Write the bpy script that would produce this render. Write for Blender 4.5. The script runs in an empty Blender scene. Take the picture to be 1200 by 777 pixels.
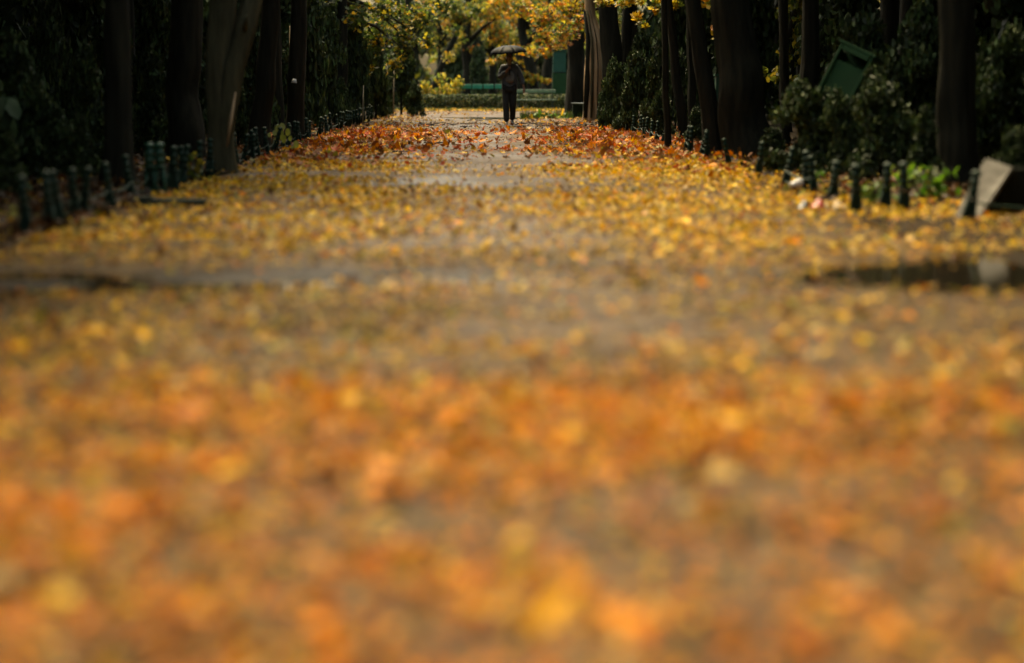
import bpy, bmesh, math, random
import numpy as np
from mathutils import Vector, Matrix, noise as mnoise

R = math.radians
random.seed(7)
rng = np.random.default_rng(11)
S = bpy.context.scene
COL = S.collection

# ------------------------------------------------------------------ camera
IW, IH = 1200.0, 777.0
FPX = 2833.0                       # 85 mm on a 36 mm sensor
CAM_H = 1.06
HOR_Y, VAN_X = 97.0, 562.0
PITCH = math.atan((IH / 2 - HOR_Y) / FPX)
YAW = math.atan((IW / 2 - VAN_X) / FPX)
cam_d = bpy.data.cameras.new('camera')
cam = bpy.data.objects.new('camera', cam_d)
COL.objects.link(cam)
cam.location = (0, 0, CAM_H)
cam.rotation_euler = (math.pi / 2 - PITCH, 0, -YAW)
cam_d.sensor_width = 36.0
cam_d.lens = FPX / IW * 36.0
cam_d.clip_start = 0.1
cam_d.clip_end = 5000
cam_d.dof.use_dof = True
cam_d.dof.focus_distance = 48.0
cam_d.dof.aperture_fstop = 1.0
S.camera = cam

# ------------------------------------------------------------------ world, sun, exposure
SUN_EL, SUN_AZ = 62.0, -24.0       # overcast light, brightest ahead and a little to the left
w = bpy.data.worlds.new('World')
S.world = w
w.use_nodes = True
nt = w.node_tree
nt.nodes.clear()
sky = nt.nodes.new('ShaderNodeTexSky')
sky.sky_type = 'NISHITA'
sky.sun_disc = False
sky.sun_elevation = R(SUN_EL)
sky.sun_rotation = R(SUN_AZ)
sky.air_density = 1.0
sky.dust_density = 6.0
sky.ozone_density = 0.4
bg = nt.nodes.new('ShaderNodeBackground')
bg.inputs['Strength'].default_value = 0.15
wo = nt.nodes.new('ShaderNodeOutputWorld')
nt.links.new(sky.outputs[0], bg.inputs[0])
nt.links.new(bg.outputs[0], wo.inputs[0])
sd = bpy.data.lights.new('sun', 'SUN')
sd.energy = 1.3
sd.angle = R(22)
sd.color = (1.0, 0.87, 0.66)
so = bpy.data.objects.new('sun', sd)
COL.objects.link(so)
_dir = Vector((math.sin(R(SUN_AZ)) * math.cos(R(SUN_EL)), math.cos(R(SUN_AZ)) * math.cos(R(SUN_EL)), math.sin(R(SUN_EL))))
so.rotation_euler = _dir.to_track_quat('Z', 'Y').to_euler()
so.location = (0, 40, 60)
vs = S.view_settings
vs.view_transform = 'Standard'
vs.look = 'None'
vs.exposure = 1.42
vs.gamma = 1.0
vs.use_curve_mapping = False
vs.use_white_balance = True
vs.white_balance_temperature = 8600
vs.white_balance_tint = 0
S.render.engine = 'CYCLES'
S.cycles.use_denoising = True
S.cycles.max_bounces = 6
S.cycles.diffuse_bounces = 3
S.cycles.glossy_bounces = 2
S.cycles.transmission_bounces = 3
S.cycles.caustics_reflective = False
S.cycles.caustics_refractive = False

# ------------------------------------------------------------------ pixel helpers
_M = cam.rotation_euler.to_matrix()
def ray(px, py):
    return (_M @ Vector(((px - IW / 2) / FPX, -(py - IH / 2) / FPX, -1.0)))
def ground_at(px, py, z=0.0):
    v = ray(px, py)
    t = (z - CAM_H) / v.z
    return Vector((v.x * t, v.y * t, z))
def at_depth(px, py, Y):
    v = ray(px, py)
    t = Y / v.y
    return Vector((v.x * t, Y, CAM_H + v.z * t))
def mpp(Y):                         # metres per photo pixel at distance Y
    return Y / FPX

# ------------------------------------------------------------------ object helpers
def tag(o, label, cat, group=None, kind=None):
    if label: o['label'] = label
    if cat: o['category'] = cat
    if group: o['group'] = group
    if kind: o['kind'] = kind
    return o
def empty(name, loc, rz=0.0):
    o = bpy.data.objects.new(name, None)
    o.empty_display_size = 0.1
    o.location = loc
    o.rotation_euler = (0, 0, rz)
    COL.objects.link(o)
    return o
def link(name, me, parent=None, loc=None, world=False):
    """world=True: mesh is in world coordinates, parent is an unrotated Empty"""
    o = bpy.data.objects.new(name, me)
    COL.objects.link(o)
    if parent is not None:
        o.parent = parent
        if world:
            o.matrix_parent_inverse = Matrix.Translation(parent.location).inverted() if parent.rotation_euler.z == 0 else parent.matrix_basis.inverted()
    if loc is not None:
        o.location = loc
    return o
def copy_tree(o, parent=None):
    c = o.copy()
    COL.objects.link(c)
    c.parent = parent
    if parent is not None:
        c.matrix_parent_inverse = o.matrix_parent_inverse.copy()
    for ch in list(o.children):
        copy_tree(ch, c)
    return c
def mesh_np(name, V, F, cols=None, mat=None, smooth=False):
    """V (n,3), F (m,k) fixed k, cols (n,3) optional"""
    V = np.asarray(V, dtype=np.float32); F = np.asarray(F, dtype=np.int32)
    me = bpy.data.meshes.new(name)
    k = F.shape[1]
    me.vertices.add(len(V)); me.vertices.foreach_set('co', V.ravel())
    me.loops.add(F.size); me.loops.foreach_set('vertex_index', F.ravel())
    me.polygons.add(len(F))
    me.polygons.foreach_set('loop_start', np.arange(0, F.size, k, dtype=np.int32))
    me.polygons.foreach_set('loop_total', np.full(len(F), k, dtype=np.int32))
    if smooth: me.polygons.foreach_set('use_smooth', np.ones(len(F), dtype=bool))
    me.update(calc_edges=True)
    if cols is not None:
        a = me.color_attributes.new('Col', 'FLOAT_COLOR', 'POINT')
        c4 = np.ones((len(V), 4), dtype=np.float32); c4[:, :3] = cols
        a.data.foreach_set('color', c4.ravel())
    if mat: me.materials.append(mat)
    return me
class MB:
    """collects shapes into one mesh"""
    def __init__(s): s.v = []; s.f = []
    def add(s, vs_, fs):
        b = len(s.v); s.v += [tuple(v) for v in vs_]; s.f += [tuple(i + b for i in f) for f in fs]
    def box(s, c, size, rot=None):
        hx, hy, hz = size[0] / 2, size[1] / 2, size[2] / 2
        vs_ = [Vector((x, y, z)) for x in (-hx, hx) for y in (-hy, hy) for z in (-hz, hz)]
        if rot is not None: vs_ = [rot @ v for v in vs_]
        vs_ = [v + Vector(c) for v in vs_]
        s.add(vs_, [(0, 1, 3, 2), (4, 6, 7, 5), (0, 4, 5, 1), (2, 3, 7, 6), (0, 2, 6, 4), (1, 5, 7, 3)])
    def lathe(s, prof, n=12, c=(0, 0, 0)):
        vs_ = []; fs = []
        for r, z in prof:
            for i in range(n):
                a = 2 * math.pi * i / n
                vs_.append((c[0] + r * math.cos(a), c[1] + r * math.sin(a), c[2] + z))
        for j in range(len(prof) - 1):
            for i in range(n):
                fs.append((j * n + i, j * n + (i + 1) % n, (j + 1) * n + (i + 1) % n, (j + 1) * n + i))
        fs.append(tuple(range(n - 1, -1, -1))); fs.append(tuple((len(prof) - 1) * n + i for i in range(n)))
        s.add(vs_, fs)
    def tube(s, pts, rad, n=8, rough=0.0, seed=0.0):
        pts = [Vector(p) for p in pts]
        if rough and n > 15 and len(pts) < 12:                       # finer rings so the bark relief shows
            P2 = []; R2 = []
            for a, b, ra, rb in zip(pts[:-1], pts[1:], rad[:-1], rad[1:]):
                for i in range(6): P2.append(a.lerp(b, i / 6)); R2.append(ra + (rb - ra) * i / 6)
            pts = P2 + [pts[-1]]; rad = R2 + [rad[-1]]
        vs_ = []; fs = []
        up = Vector((0.13, 0.97, 0.1))
        for j, p in enumerate(pts):
            a = pts[max(j - 1, 0)]; b = pts[min(j + 1, len(pts) - 1)]
            d = (b - a).normalized()
            x = d.cross(up)
            if x.length < 1e-3: x = d.cross(Vector((1, 0, 0)))
            x.normalize(); y = d.cross(x).normalized()
            for i in range(n):
                t = 2 * math.pi * i / n
                r = rad[j]
                if rough: r *= 1 + rough * 0.55 * (abs(mnoise.noise(Vector((math.cos(t) * 3.6 + seed, math.sin(t) * 3.6, p.z * 0.9 + seed)))) * 2 - .5) + rough * mnoise.noise(Vector((math.cos(t) * 1.7 + seed, math.sin(t) * 1.7, p.z * 1.1 + seed))) + rough * 0.6 * mnoise.noise(Vector((math.cos(t) * 5 + seed, math.sin(t) * 5, p.z * 0.8)))
                vs_.append(p + x * (math.cos(t) * r) + y * (math.sin(t) * r))
        for j in range(len(pts) - 1):
            for i in range(n):
                fs.append((j * n + i, j * n + (i + 1) % n, (j + 1) * n + (i + 1) % n, (j + 1) * n + i))
        fs.append(tuple(range(n - 1, -1, -1))); fs.append(tuple((len(pts) - 1) * n + i for i in range(n)))
        s.add(vs_, fs)
    def mesh(s, name, mat, smooth=False):
        me = bpy.data.meshes.new(name)
        me.from_pydata(s.v, [], s.f)
        bm = bmesh.new(); bm.from_mesh(me); bmesh.ops.recalc_face_normals(bm, faces=bm.faces); bm.to_mesh(me); bm.free()
        if smooth:
            me.polygons.foreach_set('use_smooth', np.ones(len(me.polygons), dtype=bool))
        me.materials.append(mat)
        return me

# ------------------------------------------------------------------ materials
def new_mat(name):
    m = bpy.data.materials.new(name); m.use_nodes = True
    t = m.node_tree
    return m, t, t.nodes['Principled BSDF'], t.nodes['Material Output']
def ramp(t, fac, stops):
    r = t.nodes.new('ShaderNodeValToRGB')
    e = r.color_ramp.elements
    while len(e) < len(stops): e.new(0.5)
    for i, (p, c) in enumerate(stops):
        e[i].position = p; e[i].color = (c[0], c[1], c[2], 1) if not isinstance(c, (int, float)) else (c, c, c, 1)
    t.links.new(fac, r.inputs[0])
    return r.outputs[0]
def noise(t, scale, detail=6, rough=0.6, vec=None, stretch=None):
    n = t.nodes.new('ShaderNodeTexNoise'); n.inputs['Scale'].default_value = scale
    n.inputs['Detail'].default_value = detail; n.inputs['Roughness'].default_value = rough
    tc = t.nodes.new('ShaderNodeTexCoord')
    src = tc.outputs['Object']
    if stretch:
        mp = t.nodes.new('ShaderNodeMapping'); mp.inputs['Scale'].default_value = stretch
        t.links.new(src, mp.inputs[0]); src = mp.outputs[0]
    t.links.new(src, n.inputs['Vector'])
    return n.outputs['Fac']
def bump(t, h, strength, dist, bsdf):
    b = t.nodes.new('ShaderNodeBump'); b.inputs['Strength'].default_value = strength; b.inputs['Distance'].default_value = dist
    t.links.new(h, b.inputs['Height']); t.links.new(b.outputs[0], bsdf.inputs['Normal'])
def solid_mat(name, c1, c2, rough=0.5, scale=6, stretch=None, bmp=0.0, bdist=0.01, metallic=0.0, spec=0.5):
    m, t, p, o = new_mat(name)
    n = noise(t, scale, stretch=stretch)
    t.links.new(ramp(t, n, [(0.3, c1), (0.7, c2)]), p.inputs['Base Color'])
    p.inputs['Roughness'].default_value = rough
    p.inputs['Metallic'].default_value = metallic
    p.inputs['Specular IOR Level'].default_value = spec
    if bmp: bump(t, n, bmp, bdist, p)
    return m
def leaf_mat(name, rough=0.45, trans=0.35, spec=0.5):
    m, t, p, o = new_mat(name)
    a = t.nodes.new('ShaderNodeAttribute'); a.attribute_name = 'Col'
    n = noise(t, 9.0, detail=3)
    mx = t.nodes.new('ShaderNodeMix'); mx.data_type = 'RGBA'; mx.blend_type = 'MULTIPLY'
    mx.inputs[0].default_value = 1.0
    t.links.new(a.outputs['Color'], mx.inputs[6])
    t.links.new(ramp(t, n, [(0.3, 0.72), (0.7, 1.15)]), mx.inputs[7])
    t.links.new(mx.outputs[2], p.inputs['Base Color'])
    p.inputs['Roughness'].default_value = rough
    p.inputs['Specular IOR Level'].default_value = spec
    tr = t.nodes.new('ShaderNodeBsdfTranslucent')
    t.links.new(mx.outputs[2], tr.inputs[0])
    ms = t.nodes.new('ShaderNodeMixShader'); ms.inputs[0].default_value = trans
    t.links.new(p.outputs[0], ms.inputs[1]); t.links.new(tr.outputs[0], ms.inputs[2])
    t.links.new(ms.outputs[0], o.inputs[0])
    return m
M = {}
M['litter'] = leaf_mat('fallen_leaf_skin', rough=0.45, trans=0.25, spec=0.1)
M['leaf'] = leaf_mat('autumn_leaf', rough=0.5, trans=0.5)
M['needle'] = leaf_mat('evergreen_leaf', rough=0.6, trans=0.12, spec=0.3)
M['bark'] = solid_mat('dark_bark', (0.006, 0.0065, 0.0035), (0.022, 0.0215, 0.012), rough=0.85, scale=9, stretch=(1, 1, 0.18), bmp=0.9, bdist=0.03, spec=0.2)
M['barkpale'] = solid_mat('pale_bark', (0.025, 0.024, 0.012), (0.105, 0.096, 0.052), rough=0.85, scale=7, stretch=(1, 1, 0.15), bmp=0.9, bdist=0.03, spec=0.2)
M['wood'] = solid_mat('bare_wood', (0.20, 0.11, 0.045), (0.60, 0.43, 0.26), rough=0.8, scale=6, stretch=(1, 1, 0.12), bmp=0.7, bdist=0.02, spec=0.2)
M['iron'] = solid_mat('green_painted_iron', (0.002, 0.013, 0.006), (0.007, 0.036, 0.019), rough=0.6, scale=14, spec=0.3)
M['benchgreen'] = solid_mat('turquoise_bench_paint', (0.015, 0.17, 0.11), (0.03, 0.26, 0.17), rough=0.35, scale=5)
M['benchgrey'] = solid_mat('weathered_green_paint', (0.10, 0.17, 0.11), (0.17, 0.25, 0.17), rough=0.5, scale=7)
M['benchdark'] = solid_mat('dark_bench_paint', (0.006, 0.02, 0.016), (0.014, 0.04, 0.03), rough=0.4, scale=6)
M['cabinet'] = solid_mat('green_sheet_metal', (0.002, 0.036, 0.005), (0.004, 0.054, 0.008), rough=0.8, scale=4)
M['cabinetdark'] = solid_mat('blue_green_sheet_metal', (0.006, 0.06, 0.038), (0.012, 0.085, 0.055), rough=0.45, scale=4)
M['stone'] = solid_mat('wet_stone', (0.08, 0.072, 0.056), (0.21, 0.19, 0.155), rough=0.7, scale=9, bmp=0.5, bdist=0.02)
M['white'] = solid_mat('white_paper', (0.7, 0.68, 0.64), (0.8, 0.79, 0.76), rough=0.5)
M['red'] = solid_mat('red_foil', (0.30, 0.012, 0.012), (0.42, 0.03, 0.025), rough=0.35)
M['black'] = solid_mat('black_plastic', (0.006, 0.006, 0.006), (0.012, 0.012, 0.012), rough=0.35)
M['straw'] = solid_mat('tan_card', (0.34, 0.24, 0.12), (0.42, 0.31, 0.17), rough=0.7)
M['skin'] = solid_mat('skin', (0.24, 0.13, 0.085), (0.31, 0.17, 0.115), rough=0.5)
M['jacket'] = solid_mat('charcoal_jacket', (0.050, 0.060, 0.072), (0.080, 0.092, 0.106), rough=0.7, scale=20)
M['grey_front'] = solid_mat('grey_front_cloth', (0.13, 0.13, 0.125), (0.19, 0.19, 0.18), rough=0.85, scale=30)
M['trousers'] = solid_mat('dark_trousers', (0.010, 0.0105, 0.009), (0.018, 0.018, 0.015), rough=0.85, scale=18)
M['shoe'] = solid_mat('grey_shoe', (0.16, 0.16, 0.155), (0.30, 0.29, 0.28), rough=0.4)
M['hair'] = solid_mat('dark_hair', (0.006, 0.005, 0.004), (0.014, 0.011, 0.008), rough=0.6, scale=40)
M['brolly'] = solid_mat('black_umbrella_cloth', (0.003, 0.0032, 0.0037), (0.006, 0.0065, 0.007), rough=0.5, scale=12, spec=0.06)
M['steel'] = solid_mat('umbrella_steel', (0.30, 0.28, 0.26), (0.42, 0.40, 0.37), rough=0.3, metallic=0.9)
M['twig'] = solid_mat('wet_twig', (0.012, 0.008, 0.005), (0.035, 0.024, 0.015), rough=0.6, scale=20)
M['stake'] = solid_mat('pale_stake', (0.22, 0.17, 0.10), (0.36, 0.29, 0.19), rough=0.7, scale=12)

def ground_mat():
    m, t, p, o = new_mat('wet_leafy_soil')
    n = noise(t, 1.3, detail=10, rough=0.7)
    c = ramp(t, n, [(0.30, (0.010, 0.007, 0.004)), (0.52, (0.030, 0.020, 0.010)), (0.72, (0.075, 0.042, 0.015))])
    t.links.new(c, p.inputs['Base Color']); p.inputs['Roughness'].default_value = 0.9
    p.inputs['Specular IOR Level'].default_value = 0.08
    bump(t, noise(t, 22, detail=6), 0.6, 0.03, p)
    return m
def path_mat():
    m, t, p, o = new_mat('wet_gravel_path')
    big = noise(t, 0.55, detail=5, rough=0.6, stretch=(1, 0.6, 1))
    fine = noise(t, 38, detail=5, rough=0.7)
    mid = noise(t, 3.2, detail=8, rough=0.65)
    c1 = ramp(t, mid, [(0.32, (0.022, 0.012, 0.0035)), (0.5, (0.075, 0.041, 0.0115)), (0.7, (0.19, 0.112, 0.038))])
    c2 = ramp(t, fine, [(0.3, 0.55), (0.7, 1.2)])
    mx = t.nodes.new('ShaderNodeMix'); mx.data_type = 'RGBA'; mx.blend_type = 'MULTIPLY'; mx.inputs[0].default_value = 0.8
    t.links.new(c1, mx.inputs[6]); t.links.new(c2, mx.inputs[7])
    wa = t.nodes.new('ShaderNodeAttribute'); wa.attribute_name = 'Col'          # wet soil is darker, canopy shade painted along the sides
    wm = t.nodes.new('ShaderNodeMix'); wm.data_type = 'RGBA'; wm.blend_type = 'MULTIPLY'; wm.inputs[0].default_value = 1.0
    t.links.new(mx.outputs[2], wm.inputs[6]); t.links.new(wa.outputs['Color'], wm.inputs[7])
    t.links.new(wm.outputs[2], p.inputs['Base Color'])
    t.links.new(ramp(t, big, [(0.35, 0.36), (0.6, 0.62)]), p.inputs['Roughness'])
    p.inputs['Specular IOR Level'].default_value = 0.10
    bump(t, fine, 0.5, 0.012, p)
    return m
M['ground'] = ground_mat()
M['path'] = path_mat()
m, t, p, o = new_mat('puddle_water')
p.inputs['Base Color'].default_value = (0.02, 0.016, 0.010, 1); p.inputs['Roughness'].default_value = 0.06
p.inputs['IOR'].default_value = 1.33
bump(t, noise(t, 9, detail=2), 0.08, 0.01, p)
M['water'] = m
m, t, p, o = new_mat('grass_blade')
a = t.nodes.new('ShaderNodeAttribute'); a.attribute_name = 'Col'
t.links.new(a.outputs['Color'], p.inputs['Base Color']); p.inputs['Roughness'].default_value = 0.5
M['grass'] = m

# ------------------------------------------------------------------ terrain height
PUD = [(3.3, 13.4, 1.25, 1.15, 0.09), (-2.7, 13.5, 0.9, 0.42, 0.05), (-1.45, 12.95, 0.75, 0.34, 0.045), (-0.35, 13.35, 0.6, 0.22, 0.04), (-2.3, 12.3, 0.6, 0.25, 0.04), (-3.0, 12.5, 1.0, 0.5, 0.040),
       (0.35, 12.9, 0.8, 0.16, 0.028), (0.6, 74.0, 2.2, 3.0, 0.03), (-1.6, 15.6, 1.5, 0.16, 0.03), (1.9, 12.7, 0.7, 0.18, 0.03)]
def hgt(x, y):
    x = np.asarray(x, float); y = np.asarray(y, float)
    z = 0.008 * np.sin(1.3 * x + 0.4 + 0.3 * np.sin(y * 0.5)) * np.sin(0.75 * y + 0.5 * x) + 0.005 * np.sin(2.9 * x + 1.7 * y) + 0.004 * np.sin(5.1 * x - 3.3 * y + 1)
    for (px, py, rx, ry, dp) in PUD:
        q = ((x - px + 0.25 * np.sin(2.3 * y + px)) / rx) ** 2 + ((y - py + 0.10 * np.sin(3.1 * x + py)) / ry) ** 2
        z = z - dp * np.exp(-q * q)
    return z
PX = 2.96
def surf(x, y):
    """top of ground or path"""
    x = np.asarray(x, float)
    z = hgt(x, y)
    e = np.clip((np.abs(x) - PX) / 0.4, 0, 1)
    inpath = (np.asarray(y) < 91)
    return np.where(inpath, z * (1 - e) + e * 0.015, 0.0)

def grid_mesh(name, xs, ys, zf, mat, cf=None):
    X, Y = np.meshgrid(xs, ys)
    Z = zf(X, Y)
    V = np.stack([X, Y, Z], -1).reshape(-1, 3)
    nx = len(xs); ny = len(ys)
    i = np.arange((ny - 1) * (nx - 1)); r = i // (nx - 1); c = i % (nx - 1)
    a = r * nx + c
    F = np.stack([a, a + 1, a + nx + 1, a + nx], 1)
    return mesh_np(name, V, F, cols=cf(X, Y).reshape(-1, 1) * np.ones((1, 3)) if cf else None, mat=mat, smooth=True)
xs = np.concatenate([[-2500, -900, -300, -100, -50, -30], np.arange(-20, -3.4, 0.8), [-3.45, -3.2, -2.9, 2.9, 3.2, 3.45], np.arange(4.0, 20.1, 0.8), [30, 50, 100, 300, 900, 2500]])
ys = np.concatenate([[-2500, -600, -200, -60, -21, -20], np.arange(-18, 88, 1.0), [88, 89, 90, 90.5], np.arange(92, 130, 2), [150, 200, 300, 600, 1200, 2500, 4000]])
def gz(X, Y):
    z = 0.012 + 0.03 * np.sin(0.9 * X + 1) * np.sin(0.6 * Y) * (np.abs(X) > 3.6) * (Y < 91)
    z = np.where((np.abs(X) < 3.0) & (Y > -20.5) & (Y < 90.2), -0.25, z)
    return z
tag(link('ground', grid_mesh('ground', xs, ys, gz, M['ground'])), 'dark leafy soil under the trees on both sides of the path', 'ground', kind='structure')
def damp_shade(x, y):
    x = np.asarray(x, float); y = np.asarray(y, float)
    wv = 0.35 * np.sin(1.1 * x + 0.7) + 0.2 * np.sin(2.7 * x) + 0.1 * np.sin(6.1 * x + 2)
    band = np.exp(-((y - 13.3 - wv) / 0.75) ** 4) * np.clip(0.25 + 0.75 * np.abs(x - 0.9) / 1.6, 0, 1)
    band2 = np.exp(-((y - 15.3 + 0.5 * wv) / 0.22) ** 2) * np.exp(-((x + 1.9) / 0.8) ** 4)
    far = 0.7 * np.exp(-((y - 60.5 - 2 * wv) / 1.2) ** 2) * (0.6 + 0.4 * np.sin(3 * x + 1))
    side = 0.45 * np.clip((np.abs(x) - 1.6) / 1.4, 0, 1) * (np.sin(0.9 * y + 1.3 * x) * 0.5 + 0.5) * (y < 31)  # canopy shade painted into the soil colour along both path edges
    return np.clip(np.maximum.reduce([band, band2, far, side]), 0, 1)
def pz(X, Y):
    e = np.clip((np.abs(X) - PX - 0.06 * np.sin(1.7 * Y) - 0.04 * np.sin(4.1 * Y)) / 0.2, 0, 1)
    return hgt(X, Y) + 0.004 - 0.10 * e
tag(link('path', grid_mesh('path', np.linspace(-3.5, 3.5, 71), np.concatenate([np.arange(-20, 3, 0.5), np.arange(3, 30, 0.1), np.arange(30, 90.6, 0.3)]), pz, M['path'], cf=lambda x, y: 1 - 0.72 * damp_shade(x, y))),
    'wet brown gravel path running straight between two rows of trees', 'path', kind='structure')
def puddle(cx, cy, rx, ry, z, label):
    n = 40
    V = [(cx, cy, z)]
    for i in range(n):
        a = 2 * math.pi * i / n
        V.append((cx + rx * math.cos(a), cy + ry * math.sin(a), z))
    me = bpy.data.meshes.new('puddle'); me.from_pydata(V, [], [(0, i + 1, (i + 1) % n + 1) for i in range(n)]); me.materials.append(M['water'])
    tag(link('puddle', me), label, 'puddle', kind='structure')
puddle(3.35, 13.4, 1.6, 1.35, 0.0, 'dark puddle at the edge of the path reflecting the trees, in front of the stone slab')
puddle(-1.6, 13.6, 2.6, 2.4, -0.022, 'long shallow puddle lying across the leafy path')
puddle(0.6, 74.0, 2.4, 3.2, -0.012, 'shallow puddle on the path behind the person with the umbrella')

# ------------------------------------------------------------------ leaves
def maple(n_lobes=5):
    """outline of a lobed leaf, unit radius, stem at -y"""
    pts = []
    tips = [(-150, 0.45), (-95, 0.8), (-45, 0.92), (0, 1.0), (45, 0.92), (95, 0.8), (150, 0.45)]
    for i, (a, r) in enumerate(tips):
        t = R(a)
        pts.append((math.sin(t) * r, math.cos(t) * r))
        if i < len(tips) - 1:
            t2 = R((a + tips[i + 1][0]) / 2)
            pts.append((math.sin(t2) * 0.5, math.cos(t2) * 0.5))
    pts.append((0, -0.30))
    return np.array(pts)
ML = maple()
def oval():
    return np.array([(math.sin(t) * (0.55 if abs(math.sin(t)) > .1 else .5), math.cos(t)) for t in np.linspace(0, 2 * math.pi, 8, endpoint=False)])
OV = oval()
def small():
    return np.array([(0, 1), (0.55, 0.25), (0.35, -0.6), (0, -0.9), (-0.35, -0.6), (-0.55, 0.25)])
SM = small()
def rot_mats(yaw, tilt, roll):
    n = len(yaw)
    cy, sy = np.cos(yaw), np.sin(yaw); ct, st = np.cos(tilt), np.sin(tilt); cr, sr = np.cos(roll), np.sin(roll)
    Z = np.zeros((n, 3, 3)); X = np.zeros((n, 3, 3)); Y = np.zeros((n, 3, 3))
    Z[:, 0, 0] = cy; Z[:, 0, 1] = -sy; Z[:, 1, 0] = sy; Z[:, 1, 1] = cy; Z[:, 2, 2] = 1
    X[:, 0, 0] = 1; X[:, 1, 1] = ct; X[:, 1, 2] = -st; X[:, 2, 1] = st; X[:, 2, 2] = ct
    Y[:, 0, 0] = cr; Y[:, 0, 2] = sr; Y[:, 2, 0] = -sr; Y[:, 2, 2] = cr; Y[:, 1, 1] = 1
    return Z @ X @ Y
def leaves(P, size, yaw, tilt, roll, cols, shape, curl, fold, sit=False):
    """P (n,3); returns V, F, C for fans"""
    n = len(P); k = len(shape)
    base = np.concatenate([[[0, 0]], shape])                      # k+1
    L = np.zeros((n, k + 1, 3))
    L[:, :, 0] = base[None, :, 0]; L[:, :, 1] = base[None, :, 1]
    L[:, :, 2] = curl[:, None] * (base[None, :, 1] ** 2) + fold[:, None] * np.abs(base[None, :, 0]) + 0.10 * rng.standard_normal((n, k + 1)) * (np.arange(k + 1) > 0)
    L *= size[:, None, None]
    W = np.einsum('nij,nkj->nki', rot_mats(yaw, tilt, roll), L)
    if sit:
        W[:, :, 2] -= W[:, :, 2].min(axis=1)[:, None]
    W += P[:, None, :]
    V = W.reshape(-1, 3)
    i = np.arange(k)
    f = np.stack([np.zeros(k, int), i + 1, (i + 1) % k + 1], 1)
    F = (np.arange(n)[:, None, None] * (k + 1) + f[None]).reshape(-1, 3)
    C = np.repeat(cols, k + 1, axis=0)
    return V, F, C

PAL = {
    'gold': (0.66, 0.36, 0.022), 'yellow': (0.72, 0.47, 0.045), 'orange': (0.65, 0.215, 0.012), 'deeporange': (0.52, 0.15, 0.010),
    'red': (0.34, 0.055, 0.014), 'rust': (0.25, 0.075, 0.018), 'brown': (0.14, 0.065, 0.025), 'tan': (0.42, 0.25, 0.08),
    'olive': (0.24, 0.21, 0.03), 'green': (0.09, 0.13, 0.02), 'dark': (0.05, 0.03, 0.015), 'pale': (0.62, 0.45, 0.17)}
def pick(names, w, n):
    w = np.array(w, float); w /= w.sum()
    idx = rng.choice(len(names), n, p=w)
    c = np.array([PAL[k] for k in names])[idx]
    c = c * rng.uniform(0.45, 1.4, (n, 1)) * rng.uniform(0.92, 1.08, (n, 3))
    return c, idx

def vnoise(x, y, s, o=0.0):
    return np.array([mnoise.noise(Vector((a * s + o, b * s, o))) for a, b in zip(x, y)])
# fallen leaves: zones along the path (y0, y1, leaves per m2, names, weights, size range)
ZONES = [
    (3.4, 8.3, 1300, ['orange', 'gold', 'deeporange', 'yellow', 'rust', 'brown', 'tan', 'olive', 'green', 'pale', 'dark'], [34, 12, 20, 3, 11, 12, 8, 4, 1.5, 3, 5], (0.012, 0.034)),
    (8.3, 12.2, 620, ['gold', 'orange', 'tan', 'olive', 'brown', 'yellow', 'rust', 'dark', 'pale'], [18, 15, 14, 16, 15, 8, 5, 10, 5], (0.012, 0.036)),
    (12.2, 15.4, 480, ['gold', 'orange', 'tan', 'brown', 'yellow', 'rust', 'dark', 'pale', 'olive'], [14, 8, 18, 20, 6, 6, 12, 8, 10], (0.012, 0.034)),
    (15.4, 32.0, 560, ['yellow', 'gold', 'pale', 'orange', 'tan', 'olive', 'brown', 'rust'], [36, 36, 12, 8, 6, 7, 6, 4], (0.013, 0.042)),
    (32.0, 38.0, 170, ['gold', 'orange', 'deeporange', 'red', 'rust', 'tan', 'brown', 'yellow', 'olive'], [12, 13, 14, 14, 18, 10, 12, 6, 5], (0.025, 0.08)),
    (38.0, 52.5, 100, ['red', 'rust', 'deeporange', 'orange', 'brown', 'tan', 'gold', 'olive'], [22, 26, 14, 9, 16, 6, 5, 3], (0.04, 0.115)),
    (52.5, 61.0, 85, ['rust', 'brown', 'orange', 'dark', 'tan', 'gold', 'red'], [14, 24, 6, 22, 14, 5, 5], (0.02, 0.075)),
    (8.0, 16.0, 420, ['brown', 'tan', 'dark', 'olive', 'gold'], [10, 8, 5, 6, 4], (0.007, 0.020)),
    (16.0, 64.0, 260, ['brown', 'tan', 'dark', 'rust', 'gold'], [12, 8, 8, 8, 3], (0.008, 0.024)),
    (61.0, 90.0, 14, ['brown', 'tan', 'gold', 'rust', 'pale'], [14, 18, 12, 8, 8], (0.04, 0.08)),
    (90.0, 98.0, 50, ['yellow', 'gold', 'pale', 'tan', 'orange'], [30, 30, 14, 12, 10], (0.04, 0.08)),
]
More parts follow.
